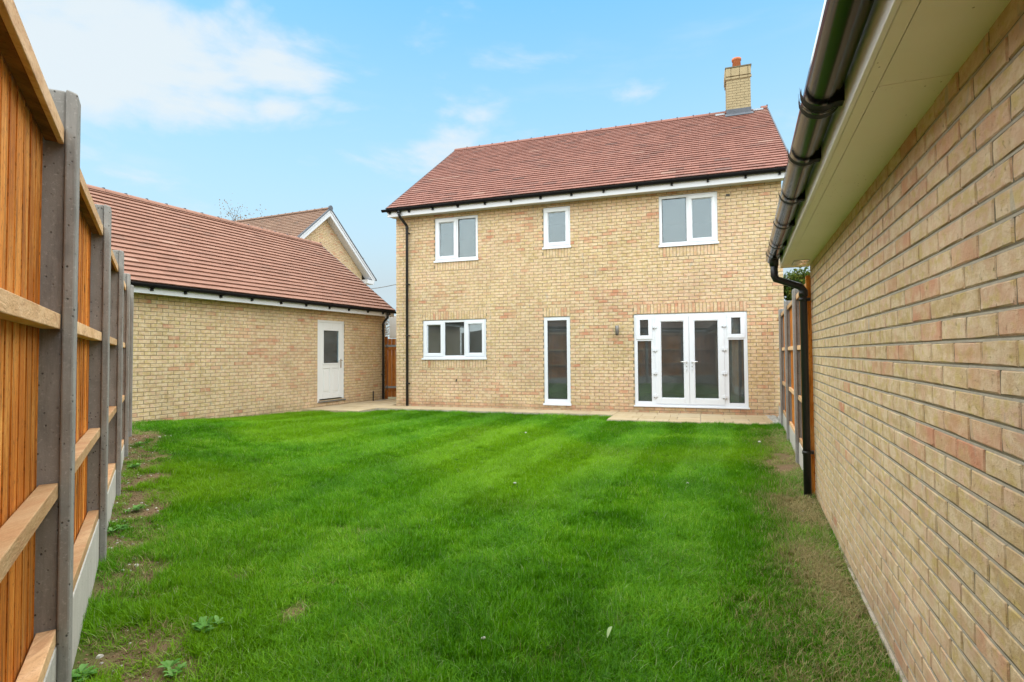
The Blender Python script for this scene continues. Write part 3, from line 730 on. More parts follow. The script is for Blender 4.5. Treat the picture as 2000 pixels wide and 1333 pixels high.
# French doors with side lights
a0, a1, b0, b1 = FRD; SL = 0.385
fdr = empty('french_door', HF.w((a0+a1)/2, 0, b0), 'pair of white glazed doors between narrow side lights'); fdr.parent = house; fdr.location = WL[fdr.name]-WL[house.name]
d0, d1 = a0+SL+0.09, a1-SL-0.09; dm = (d0+d1)/2
f = MB(); lights = [(a0+0.075, a0+SL-0.005, b0+0.09, b0+1.46, 'f'), (a0+0.075, a0+SL-0.005, b0+1.53, b1-0.07, 's'), (a1-SL+0.005, a1-0.075, b0+0.09, b0+1.46, 'f'), (a1-SL+0.005, a1-0.075, b0+1.53, b1-0.07, 's'), (d0, d1, b0+0.05, b1-0.06, 'd')]
wall_core(f, HF, a0, a1, b0, b1, -0.10, -0.022, [q[:4] for q in lights]); f.build('frame', M['upvc'], fdr, bevel=0.004)
for q in lights[:4]:
    x = q
    if q[4] == 's':
        k = MB(); ring(k, HF, q[0]-0.025, q[1]+0.025, q[2]-0.03, q[3]+0.025, 0.085, -0.075, -0.002); k.build('sash', M['upvc'], fdr, bevel=0.006); x = (q[0]+0.06, q[1]-0.06, q[2]+0.055, q[3]-0.06)
    k = MB(); ring(k, HF, x[0]-.001, x[1]+.001, x[2]-.001, x[3]+.001, 0.012, -0.07, -0.045); k.build('bead', M['gasket'], fdr)
    k = MB(); k.box(HF, x[0]-0.004, x[1]+0.004, -0.066, -0.060, x[2]-0.004, x[3]+0.004); k.build('pane', M['glass'], fdr)
for sgn, (p, q) in ((1, (d0-0.004, dm-0.002)), (-1, (dm+0.002, d1+0.004))):
    zt, zb = b1-0.055, b0+0.045
    k = MB(); wall_core(k, HF, p, q, zb, zt, -0.085, -0.006, [(p+0.115 if sgn > 0 else p+0.105, q-0.105 if sgn > 0 else q-0.115, zb+0.125, zt-0.115)])
    k.build('door_leaf', M['upvc'], fdr, bevel=0.006)
    gx = (p+0.115 if sgn > 0 else p+0.105, q-0.105 if sgn > 0 else q-0.115, zb+0.125, zt-0.115)
    k = MB(); ring(k, HF, gx[0]-.001, gx[1]+.001, gx[2]-.001, gx[3]+.001, 0.014, -0.06, -0.02); k.build('bead', M['upvc'], fdr)
    k = MB(); k.box(HF, gx[0]-0.004, gx[1]+0.004, -0.05, -0.044, gx[2]-0.004, gx[3]+0.004); k.build('pane', M['glass'], fdr)
    hx = (p-0.002) if sgn > 0 else (q+0.002)
    for hz in (b0+0.22, b0+0.74, b0+1.26, b0+1.78):
        k = MB(); k.tube([HF.w(hx, 0.008, hz-0.05), HF.w(hx, 0.008, hz+0.05)], 0.013, 8); k.box(HF, hx-0.055, hx+0.055, -0.02, 0.004, hz-0.03, hz+0.03); k.build('hinge', M['upvc'], fdr, bevel=0.003)
        k = MB(); k.box(HF, hx-0.045, hx+0.03, 0.0045, 0.010, hz-0.045, hz-0.034); k.build('hinge_pin', M['hole'], fdr)
    cx = (q-0.055) if sgn > 0 else (p+0.055)
    k = MB(); k.box(HF, cx-0.016, cx+0.016, -0.006, 0.006, b0+0.77, b0+1.01); k.build('handle_plate', M['upvc'], fdr, bevel=0.004)
    k = MB(); k.tube([HF.w(cx, 0.0, b0+0.985), HF.w(cx, 0.05, b0+0.985)], 0.009, 8); k.tube([HF.w(cx+0.01*sgn, 0.05, b0+0.985), HF.w(cx-0.125*sgn, 0.05, b0+0.985)], 0.012, 8); k.build('handle', M['chrome'], fdr)
    k = MB(); k.box(HF, cx-0.006, cx+0.006, 0.006, 0.0085, b0+0.865, b0+0.895); k.box(HF, cx-0.012, cx+0.012, 0.006, 0.0085, b0+0.80, b0+0.806); k.box(HF, cx-0.012, cx+0.012, 0.006, 0.0085, b0+0.945, b0+0.951); k.build('keyhole', M['hole'], fdr)
k = MB(); k.box(HF, a0-0.02, a1+0.02, -0.05, 0.04, b0-0.03, b0+0.002); k.build('sill', M['upvc'], fdr, bevel=0.004)
# a curtain edge inside the right side light
k = MB()
for i in range(6): k.box(HF, a1-0.36+i*0.03, a1-0.33+i*0.03, -0.24-0.02*(i % 2), -0.22-0.02*(i % 2), 0.2, 2.15)
k.build('curtain', M['plaster'], fdr)

# wall lamp and vent
lm = empty('wall_lamp', HF.w(5.832, 0, 1.78)); lm.parent = house; lm.location = WL[lm.name]-WL[house.name]
k = MB(); k.box(HF, 5.832-0.03, 5.832+0.03, 0.0, 0.035, 1.83, 1.93); k.build('bracket', M['lamp'], lm, bevel=0.004)
k = MB(); c = HF.w(5.832, 0.075, 0); k.tube([c+Vector((0, 0, 1.80)), c+Vector((0, 0, 1.985))], 0.042, 16); k.build('shade', M['lamp'], lm, bevel=0.004)
k = MB(); k.tube([c+Vector((0, 0, 1.765)), c+Vector((0, 0, 1.80))], [0.030, 0.036], 16); k.build('sensor', M['hole'], lm)
k = MB(); k.tube([HF.w(1.754, -0.02, 0.705), HF.w(1.754, 0.03, 0.70), HF.w(1.754, 0.035, 0.66)], 0.018, 10); k.build('outlet_pipe', M['hole'], house)
k = MB(); k.box(HF, 8.22, 8.30, 0.0, 0.02, 4.76, 4.81); k.build('air_vent', M['hole'], house)

# eaves
k = MB(); k.box(HF, -0.08, 9.44, 0.285, 0.305, 4.955, 5.13); k.build('fascia', M['white'], house, bevel=0.003)
k = MB(); k.box(HF, -0.08, 9.44, -0.003, 0.285, 4.985, 5.0); k.build('soffit', M['white'], house)
for s0, s1 in ((-0.08, -0.06), (9.42, 9.44)):
    k = MB(); P = HF.w
    v = [P(s, o, z) for s in (s0, s1) for o, z in ((0.285, 5.0), (-0.1, 5.0), (-0.1, 5.30), (0.285, 5.12))]
    k.add(v, [(3, 2, 1, 0), (4, 5, 6, 7), (0, 1, 5, 4), (1, 2, 6, 5), (2, 3, 7, 6), (3, 0, 4, 7)]); k.build('box_end', M['white'], house)
# roof
sl = Slope(HF, 0.34, 5.165, -4.0, 8.235); slb = Slope(HF, -8.34, 5.165, -4.0, 8.235)
dk = MB()
for q in (sl, slb): dk.hexa([q.w(-0.06, 0, -0.04), q.w(9.48, 0, -0.04), q.w(9.48, q.T-0.02, -0.04), q.w(-0.06, q.T-0.02, -0.04), q.w(-0.06, 0, 0.0), q.w(9.48, 0, 0.0), q.w(9.48, q.T, 0.0), q.w(-0.06, q.T, 0.0)])
roof = dk.build('roof', M['felt'], house)
roof_tiles(sl, -0.075, 9.50, roof, M['tile_red'])
roof_tiles(slb, -0.075, 9.50, roof, M['tile_red'], limit=0)
for s0, s1 in ((-0.105, -0.078), (9.503, 9.53)):
    k = MB(); k.hexa([sl.w(s0, -0.01, -0.10), sl.w(s1, -0.01, -0.10), sl.w(s1, sl.T, -0.10), sl.w(s0, sl.T, -0.10), sl.w(s0, -0.01, 0.03), sl.w(s1, -0.01, 0.03), sl.w(s1, sl.T, 0.03), sl.w(s0, sl.T, 0.03)]); k.build('verge_trim', M['lead'], roof)
ridge_tiles(HF, -0.10, 9.52, -4.0, 8.250, roof, M['tile_red'], skip=lambda s: 8.40 < s < 9.15)
hg = gutter(HF, -0.20, 9.46, 0.365, 5.135, 0.058, house, [0.0, 0.24, 0.57, 1.25, 1.95, 2.68, 3.36, 4.1, 4.85, 5.6, 6.35, 7.1, 7.85, 8.6, 9.25], M['black'])
downpipe(HF, house, [(0.30, 0.365, 5.08), (0.30, 0.365, 4.98), (0.31, 0.34, 4.93), (0.36, 0.10, 4.76), (0.37, 0.075, 4.71), (0.37, 0.075, 0.02)], 0.036, [(0.37, 0.075, 4.55), (0.37, 0.075, 3.2), (0.37, 0.075, 1.85), (0.37, 0.075, 0.6)], M['blackp'])
# chimney
CF = Frame(HF.w(0, -3.70, 0), HF.d, HF.o); C0, C1 = 8.45, 9.08
ck = MB(); ck.box(CF, C0+0.006, C1-0.006, -0.60, -0.007, 7.7, 9.36); chim = ck.build('chimney', M['mortar'], house)
mb = MB()
CS = Frame(CF.w(C0, 0, 0), -CF.o, -CF.d)
for fr, LL in ((CF, (C0, C1)), (CS, (0.0, 0.61))):
    for q in lay_courses(LL[0], LL[1], 7.90, 9.05, [], pitch=0.21): brick_piece(mb, fr, *q, (rnd(0.1, 0.6), rnd(0, 0.6), random.random()))
    for q in lay_courses(LL[0]-0.025, LL[1]+0.025, 9.05, 9.125, [], pitch=0.22): brick_piece(mb, fr, *q, (rnd(0.1, 0.5), rnd(0, 0.6), random.random()), oo=0.025)
    for q in lay_courses(LL[0]-0.01, LL[1]+0.01, 9.13, 9.36, [], pitch=0.22, course=0.23): brick_piece(mb, fr, *q, (rnd(0.1, 0.5), rnd(0, 0.6), random.random()), oo=0.04)
mb.build('brickwork', M['old_brick'], chim, kind='stuff')
k = MB(); k.box(CF, C0-0.03, C1+0.03, -0.63, 0.038, 9.365, 9.40); k.build('capping', M['mortar_grey'], chim)
k = MB(); k.box(CF, C0-0.008, C1+0.008, -0.61, 0.012, 7.8, 8.20); k.hexa([sl.w(C0-0.05, sl.T-0.56, 0.036), sl.w(C1+0.05, sl.T-0.56, 0.036), sl.w(C1+0.05, sl.T-0.30, 0.036), sl.w(C0-0.05, sl.T-0.30, 0.036), sl.w(C0-0.05, sl.T-0.56, 0.042), sl.w(C1+0.05, sl.T-0.56, 0.042), sl.w(C1+0.05, sl.T-0.30, 0.042), sl.w(C0-0.05, sl.T-0.30, 0.042)]); k.build('flashing', M['lead'], chim)
k = MB()
for s0, s1 in ((C0-0.30, C0-0.06), (C1+0.06, C1+0.32)): k.hexa([sl.w(s0, sl.T-0.30, 0.030), sl.w(s1, sl.T-0.30, 0.030), sl.w(s1, sl.T-0.13, 0.030), sl.w(s0, sl.T-0.13, 0.030), sl.w(s0, sl.T-0.30, 0.040), sl.w(s1, sl.T-0.30, 0.040), sl.w(s1, sl.T-0.13, 0.040), sl.w(s0, sl.T-0.13, 0.040)])
k.build('saddle_flashing', M['zinc'], chim)
c = CF.w((C0+C1)/2-0.02, -0.30, 0); k = MB(); k.tube([c+Vector((0, 0, z)) for z in (9.38, 9.70, 9.705, 9.76, 9.765, 9.70)], [0.122, 0.108, 0.128, 0.130, 0.10, 0.09], 18); k.build('chimney_pot', M['pot'], chim)

# ------------------------------------------------------------------ left garage
gar = empty('garage', GF.w(-4, 0, 0), 'long yellow brick garage with a white side door and orange tiled roof', 'garage')
GL0, GL1 = -10.6, 0.62; GD = (-2.20, -1.215, 0.175, 2.275); GZ0 = 2.275-31*0.075
core = MB(); wall_core(core, GF, GL0, GL1-0.004, -0.1, 2.56, -0.11, -0.007, [GD])
core.box(GF, GL1-0.25, GL1-0.004, -5.2, -0.1101, -0.1, 2.56); core.box(GF, GL0, GL1-0.004, -5.3, -5.2001, -0.1, 2.56)
core.box(GF, GL0, GL0+0.2, -5.2, -0.1101, -0.1, 2.56)
for s0, s1 in ((GL1-0.2, GL1-0.004),):
    P = GF.w; v = [P(s, o, z) for s in (s0, s1) for o, z in ((0.0, 2.561), (-5.3, 2.561), (-2.65, 4.74))]
    core.add(v, [(0, 1, 2), (5, 4, 3), (0, 3, 4, 1), (1, 4, 5, 2), (2, 5, 3, 0)])
gwall = core.build('wall', M['mortar'], gar)
face_bricks(GF, lay_courses(GL0, GL1, GZ0, 2.53, [GD], pitch=0.227, phase=0.05, zmin=-0.05), gwall, 23, 0.62)
# side door
dr = empty('side_door', GF.w(-1.7, 0, GD[2])); dr.parent = gar; dr.location = WL[dr.name]-WL[gar.name]
k = MB(); wall_core(k, GF, GD[0], GD[1], GD[2]-0.02, GD[3], -0.10, -0.015, [(GD[0]+0.06, GD[1]-0.06, GD[2]-0.03, GD[3]-0.06)]); k.build('frame', M['paint'], dr, bevel=0.004)
x0, x1, z0, z1 = GD[0]+0.064, GD[1]-0.064, GD[2]+0.03, GD[3]-0.064
px0, px1 = x0+0.135, x1-0.135
k = MB(); holes = [(px0, px1, z0+0.93, z1-0.20)]; pan = [(px0-0.02, (px0+px1)/2-0.045, z0+0.14, z0+0.80), ((px0+px1)/2+0.045, px1+0.02, z0+0.14, z0+0.80)]
wall_core(k, GF, x0, x1, z0, z1, -0.065, -0.022, holes+pan); k.build('door_leaf', M['paint'], dr, bevel=0.005)
for p in pan:
    k = MB(); k.box(GF, p[0]-0.001, p[1]+0.001, -0.06, -0.036, p[2]-0.001, p[3]+0.001); k.box(GF, p[0]+0.04, p[1]-0.04, -0.04, -0.024, p[2]+0.05, p[3]-0.05); k.build('door_panel', M['paint'], dr, bevel=0.008)
h = holes[0]; k = MB(); ring(k, GF, h[0]-0.025, h[1]+0.025, h[2]-0.025, h[3]+0.025, 0.032, -0.03, -0.010); k.build('glazing_bead', M['paint'], dr, bevel=0.004)
k = MB(); k.box(GF, h[0]-0.004, h[1]+0.004, -0.05, -0.044, h[2]-0.004, h[3]+0.004); k.build('pane', M['glass'], dr)
k = MB(); k.box(GF, x1-0.075, x1-0.035, -0.022, -0.012, z0+0.80, z0+1.04); k.build('handle_plate', M['chrome'], dr, bevel=0.003)
k = MB(); k.tube([GF.w(x1-0.055, -0.02, z0+1.0), GF.w(x1-0.055, 0.035, z0+1.0), GF.w(x1-0.19, 0.035, z0+1.0)], 0.010, 8); k.build('handle', M['chrome'], dr)
k = MB(); k.box(GF, GD[0]-0.01, GD[1]+0.03, -0.05, 0.035, GD[2]-0.055, GD[2]-0.021); k.build('threshold', M['iron'], dr)
k = MB(); k.box(GF, GD[0]-0.03, GD[0]+0.004, -0.10, 0.006, GD[2]-0.05, GD[3]+0.0); k.build('jamb_trim', M['paint'], dr)
# dark garage inside
k = MB(); k.box(GF, -3.6, -0.3, -3.0, -2.98, 0, 2.5); k.box(GF, -3.6, -3.58, -3.0, -0.115, 0, 2.5); k.box(GF, -0.32, -0.3, -3.0, -0.115, 0, 2.5); k.box(GF, -3.6, -0.3, -3.0, -0.115, 2.48, 2.5); k.box(GF, -3.6, -0.3, -3.0, -0.115, 0, 0.02); k.build('interior', M['plaster'], gar)
k = MB(); k.box(GF, GL0, GL1+0.05, 0.275, 0.295, 2.495, 2.66); k.build('fascia', M['white'], gar, bevel=0.003)
k = MB(); k.box(GF, GL0, GL1+0.05, -0.003, 0.275, 2.525, 2.54); k.build('soffit', M['white'], gar)
gs = Slope(GF, 0.33, 2.675, -2.65, 4.97); gsb = Slope(GF, -5.63, 2.675, -2.65, 4.97)
dk = MB()
for q in (gs, gsb): dk.hexa([q.w(GL0, 0, -0.04), q.w(GL1+0.02, 0, -0.04), q.w(GL1+0.02, q.T-0.02, -0.04), q.w(GL0, q.T-0.02, -0.04), q.w(GL0, 0, 0), q.w(GL1+0.02, 0, 0), q.w(GL1+0.02, q.T, 0), q.w(GL0, q.T, 0)])
groof = dk.build('roof', M['felt'], gar)
roof_tiles(gs, GL0, GL1+0.035, groof, M['tile_orange'], thick=0.018, gap=0.028)
roof_tiles(gsb, GL0, GL1+0.035, groof, M['tile_orange'], limit=0)
k = MB(); k.hexa([gs.w(GL1+0.038, -0.01, -0.10), gs.w(GL1+0.065, -0.01, -0.10), gs.w(GL1+0.065, gs.T, -0.10), gs.w(GL1+0.038, gs.T, -0.10), gs.w(GL1+0.038, -0.01, 0.03), gs.w(GL1+0.065, -0.01, 0.03), gs.w(GL1+0.065, gs.T, 0.03), gs.w(GL1+0.038, gs.T, 0.03)]); k.build('verge_trim', M['lead'], groof)
ridge_tiles(GF, GL0, GL1+0.06, -2.65, 4.997, groof, M['tile_orange'], step=0.47)
gutter(GF, GL0, GL1+0.09, 0.352, 2.655, 0.056, gar, [-8.4, -7.55, -6.73, -6.08, -5.31, -4.54, -3.73, -2.95, -2.14, -1.39, -0.59, 0.1, 0.42], M['black'])
downpipe(GF, gar, [(0.28, 0.352, 2.60), (0.28, 0.352, 2.50), (0.29, 0.33, 2.45), (0.42, 0.10, 2.34), (0.43, 0.075, 2.29), (0.43, 0.075, 0.02)], 0.036, [(0.43, 0.075, 2.08), (0.43, 0.075, 0.75)], M['blackp'])
k = MB(); k.tube([GF.w(-0.03, 0.06, 0.0), GF.w(-0.03, 0.06, 0.28)], 0.018, 8); k.build('conduit_stub', M['blackp'], label='short black duct stub rising from the path beside the garage wall', cat='pipe')

# ------------------------------------------------------------------ side gate between garage and house
G0, G1 = GF.w(0.66, -0.05, 0), HF.w(-0.02, -2.45, 0)
gd = (G1-G0); GL = gd.length; GTF = Frame(G0, gd, (gd.y, -gd.x))
gate = empty('side_gate', GTF.w(GL/2, 0, 0), 'brown stained boarded side gate with steel strap hinges', 'gate')
for s in (0.0, GL-0.1): k = MB(); k.box(GTF, s, s+0.095, -0.05, 0.05, 0.0, 1.9, tone3()); k.build('post', M['gate'], gate, bevel=0.004)
x = 0.105
while x < GL-0.12:
    e = min(x+0.115, GL-0.105); k = MB(); k.box(GTF, x+0.003, e-0.003, -0.01, 0.012, 0.06, 1.84, tone3()); k.build('board', M['gate'], gate, bevel=0.003); x = e
for z in (0.25, 1.5): k = MB(); k.box(GTF, 0.1, GL-0.1, 0.013, 0.045, z, z+0.10, tone3()); k.build('rail', M['gate'], gate)
for z in (0.36, 1.62): k = MB(); k.box(GTF, 0.03, 0.55, 0.046, 0.053, z-0.03, z+0.03); k.tube([GTF.w(0.09, 0.055, z-0.06), GTF.w(0.09, 0.055, z+0.06)], 0.016, 8); k.build('hinge', M['iron'], gate)
k = MB(); c = GTF.w(0.02, -1.6, 0); kf = Frame(c, gd, (gd.y, -gd.x))
k.box(kf, -0.20, 0.55, -0.03, 0.0, 1.90, 2.66); k.box(kf, 0.1, 0.22, -0.1, -0.0301, 0.0, 2.5); k.build('white_board', M['meter'], label='white panel on a post showing above the brown side gate', cat='panel', bevel=0.01)

# ------------------------------------------------------------------ right garage
rg = empty('near_garage', RF.w(0, 0, -0.09), 'near yellow brick garage wall under a white soffit and black gutter', 'garage')
RS0, RZ0 = -3.4, -0.105; RTOP = 2.21
core = MB(); core.box(RF, RS0, RE-0.004, -0.11, -0.0042, -0.3, 2.28); core.box(RF, RE-0.25, RE-0.004, -4.5, -0.1101, -0.3, 2.28); core.box(RF, RS0, RE-0.004, -4.6, -4.5001, -0.3, 2.28)
rwall = core.build('wall', M['mortar_grey'], rg)
ph = -0.354+(-0.2225/2 if 19 % 2 else 0)
face_bricks(RF, lay_courses(RS0, RE, RZ0, RTOP, [], pitch=0.2225, joint=0.0105, phase=ph, zmin=-0.03), rwall, 37, 0.45, jit=0.0022)
k = MB()
for i in range(31):
    z = RZ0+i*0.075; x = RS0
    while x < RE-0.006:
        e = min(x+rnd(0.25, 0.5), RE-0.006); d = rnd(0.0018, 0.0032); k.box(RF, x, e, -0.05, -d, z-0.0115, z-0.0030-rnd(0, 0.0025)); x = e
k.build('bed_mortar', M['mortar_bed'], rwall, kind='stuff')
k = MB(); k.box(RF, RS0, RE+0.002, -0.05, 0.010, -0.3, -0.048); k.build('plinth', M['plinth'], rg, bevel=0.006)
SO = 0.245
for sa, sb in ((RS0, -0.9), (-0.897, 1.92), (1.923, RE+0.06)): k = MB(); k.box(RF, sa, sb, -0.003, SO-0.045, 2.204+rnd(-.0006, .0006), 2.222); k.build('soffit', M['soffit'], rg)
k = MB(); k.box(RF, RS0, RE+0.06, SO-0.042, SO, 2.200, 2.222); k.build('soffit_trim', M['soffit'], rg, bevel=0.003)
k = MB(); k.box(RF, RS0, RE+0.06, SO+0.001, SO+0.018, 2.197, 2.40); k.build('fascia', M['bright'], rg, bevel=0.003)
k = MB(); k.box(RF, RE+0.0605, RE+0.075, 0.0, SO+0.018, 2.200, 2.50); k.build('box_end', M['white'], rg)
rs = Slope(RF, 0.30, 2.40, -2.25, 4.1); rsb = Slope(RF, -4.80, 2.40, -2.25, 4.1)
dk = MB()
for q in (rs, rsb): dk.hexa([q.w(RS0, 0.02, -0.04), q.w(RE+0.07, 0.02, -0.04), q.w(RE+0.07, q.T-0.02, -0.04), q.w(RS0, q.T-0.02, -0.04), q.w(RS0, 0.02, 0), q.w(RE+0.07, 0.02, 0), q.w(RE+0.07, q.T, 0), q.w(RS0, q.T, 0)])
rroof = dk.build('roof', M['felt'], rg)
roof_tiles(rs, RS0, RE+0.07, rroof, M['tile_orange'], limit=0)
gutter(RF, RS0, RE+0.05, 0.327, 2.330, 0.060, rg, [-2.6, -1.7, -0.68, -0.04, 0.69, 1.40, 2.20, 2.72], M['gutter'], fall=0.03, drop=0.0, bw=0.026, rim=0.013)
# wide union with two rims near the camera and the stop end at the far corner
for s in (-0.60,):
    q = MB(); q.tube([RF.w(s-0.02, 0.327, 2.318), RF.w(s+0.02, 0.327, 2.318)], 0.072, 10, False, a0=PI/2-0.1, a1=3*PI/2+0.1, up=(0, 0, 1)); q.build('union_clip', M['black'], rg)
q = MB(); q.tube([RF.w(2.86, 0.325, 2.318), RF.w(3.04, 0.325, 2.318)], 0.066, 10, False, a0=PI/2-0.1, a1=3*PI/2+0.1, up=(0, 0, 1)); q.tube([RF.w(2.95, 0.325, 2.30), RF.w(2.95, 0.325, 2.20)], 0.042, 12); q.build('outlet', M['blackp'], rg)
downpipe(RF, rg, [(2.95, 0.325, 2.25), (2.95, 0.325, 2.10), (2.955, 0.31, 2.065), (2.99, 0.10, 1.985), (2.995, 0.075, 1.95), (2.995, 0.075, -0.06)], 0.034, [(2.995, 0.075, 1.86), (2.995, 0.075, 0.40)], M['blackp'])
k = MB(); k.box(RF, 2.72, 3.02, 0.04, 0.17, 2.1985, 2.2005); k.build('protective_film', M['film'], rg)
k = MB(); k.box(RF, 2.78, 2.98, 0.10, 0.165, 2.1965, 2.198); k.box(RF, 2.84, 2.90, 0.03, 0.10, 2.1965, 2.198)
v = [RF.w(2.52, 0.10, 2.1988), RF.w(2.52, 0.155, 2.1988), RF.w(2.42, 0.128, 2.1988)]; k.add(v+[p+Vector((0, 0, 0.001)) for p in v], [(0, 1, 2), (5, 4, 3), (0, 3, 4, 1), (1, 4, 5, 2), (2, 5, 3, 0)]); k.build('sticker', M['label'], rg)

# ------------------------------------------------------------------ fences
def fence_bay(root, fr, s0, s1, front, zg, ztop, gh=0.30, depth=0.055):
    """one bay: gravel board, four rails in front of overlapping feather-edge boards. front = o of the rail face"""
    zs = [zg+gh, zg+gh+0.52, zg+gh+1.13, ztop-0.06]
    k = MB(); k.box(fr, s0-0.02, s1+0.02, front-0.052, front+0.004, zg-0.12, zg+gh-0.003); k.build('gravel_board', M['gravel'], root, bevel=0.006)
    for i, z in enumerate(zs):
        k = MB(); h = 0.055 if i < 3 else 0.06; d = depth if i < 3 else 0.018
        k.box(fr, s0-0.015, s1+0.015, front-d, front+rnd(-0.002, 0.002), z, z+h, tone3()); k.build('rail', M['rail'], root, bevel=0.003)
    k = MB(); k.box(fr, s0-0.015, s1+0.015, front-depth-0.001, front-0.0185, ztop-0.055, ztop-0.004, tone3()); k.build('rail_shade_batten', M['rail_shade'], root, bevel=0.003)  # added strip: its dark colour stands in for shade under the top rail
    x = s0-0.02
    while x < s1+0.01:
        e = min(x+rnd(0.096, 0.108), s1+0.02); k = MB(); t = tone3(); of = front-depth-0.0015; q0 = rnd(0, 0.0015); l0 = rnd(-0.0015, 0.0015)
        P = fr.w; za, zb = zg+gh+rnd(0, 0.004), ztop-rnd(0, 0.006)
        # feather-edge profile: thick edge towards the camera end, thin edge tucked under the next board
        k.hexa([P(x, of-0.018, za), P(e+0.016, of-0.020, za), P(e+0.016, of-0.0065, za), P(x+l0, of-0.0025-q0, za), P(x, of-0.018, zb), P(e+0.016, of-0.020, zb), P(e+0.016, of-0.0065, zb), P(x-l0, of-0.0025-q0, zb)], t)
        k.build('board', M['board'], root); x = e
def fence_post(root, fr, sf, front, zg, ztop, w=0.10, wood=False):
    """slotted concrete post: front flange, narrower web, back flange; sf = near edge of the flange"""
    k = MB(); P = fr.w; a, b = sf, sf+w
    def pillar(a, b, o0, o1, zt0, zt1):
        k.hexa([P(a, o0, zg-0.3), P(b, o0, zg-0.3), P(b, o1, zg-0.3), P(a, o1, zg-0.3), P(a, o0, zt0), P(b, o0, zt0), P(b, o1, zt1), P(a, o1, zt1)])
    pillar(a, b, front, front+0.036, ztop, ztop-0.012)
    pillar(a+0.022, b-0.022, front-0.085, front-0.0005, ztop-0.004, ztop-0.0005)
    pillar(a, b, front-0.12, front-0.0855, ztop-0.02, ztop-0.004)
    k.build('post', M['post'], root, bevel=0.007)
lf = empty('garden_fence', FF.w(4.4, -0.3, 0), 'tall orange boarded fence on the left with grey concrete posts and pale rails', 'fence')
RFO = -0.285
posts = [-2.94, -1.11, 0.72, 2.56, 4.39, 6.22, 7.92, 9.18]
for s in posts:
    c = FF.w(s, -0.2, 0); fence_post(lf, FF, s, RFO+0.003, gz(c.x, c.y) if s > 0 else 0.0, 2.345)
for i in range(len(posts)-1):
    fence_bay(lf, FF, posts[i]+0.10, posts[i+1], RFO, 0.03, 2.20)
rf = empty('boundary_fence', PF.w(2, 0, 0), 'orange boarded fence on the right between the downpipe and the house', 'fence')
rp = [0.10, 1.86, 3.62]; RFr = -0.035
for s in rp: fence_post(rf, PF, s, RFr+0.003, -0.03, 2.14)
ends = [-1.40]+rp+[5.25]
for i in range(len(ends)-1):
    fence_bay(rf, PF, ends[i]+(0.10 if i else 0), ends[i+1], RFr, -0.04, 2.06, gh=0.29, depth=0.028)
k = MB(); k.box(PF, -1.46, -1.385, RFr-0.08, RFr+0.02, -0.2, 2.10, tone3()); k.build('end_post', M['board'], rf, bevel=0.004)
k = MB(); k.box(PF, -1.10, -1.04, RFr-0.01, RFr+0.012, 0.2, 2.05, tone3()); k.build('batten', M['board'], rf, bevel=0.003)

# ------------------------------------------------------------------ buildings farther off
bphi = 23.7; BA = Vector((-8.28, 25.0, 0)); BF = Frame(BA, ang(bphi), (0.91566, -0.40195))   # gable wall facing the garden
bh = empty('neighbour_house', BF.w(0, 0, 0), 'brick house with white gable verges rising behind the left garage roof', 'house')
AZ, ESP, EZ = 8.05, 3.25, 5.22
wallz = lambda s: AZ-0.32-(AZ-EZ)/ESP*abs(s)
k = MB(); P = BF.w
pr = [(-2.65, 0), (2.65, 0), (2.65, wallz(2.65)), (0, wallz(0)), (-2.65, wallz(2.65))]
v = [P(s, o, z) for o in (-0.35, -0.357-0.3) for s, z in pr]
k.add(v, [(0, 1, 2, 3, 4), (9, 8, 7, 6, 5)]+[(i, i+5, (i+1) % 5+5, (i+1) % 5) for i in range(5)])
k.box(BF, 2.35, 2.65, -5.9, -0.6571, 0, wallz(2.65)); k.box(BF, -2.65, -2.35, -5.9, -0.6571, 0, wallz(2.65))
bwall = k.build('wall', M['mortar'], bh)
mb = MB()
for q in lay_courses(-2.65, 2.65, 4.2, AZ-0.35, [], phase=0.03):
    zz = (q[2]+q[3])/2; lim = (AZ-0.34-zz)*ESP/(AZ-EZ); a, b = max(q[0], -lim), min(q[1], lim)
    if b-a > 0.03: brick_piece(mb, Frame(BF.w(0, -0.343, 0), BF.d, BF.o), a, b, q[2], q[3], brick_tone(a, zz, 51, 0.6))
mb.build('brickwork', M['brick'], bwall, kind='stuff')
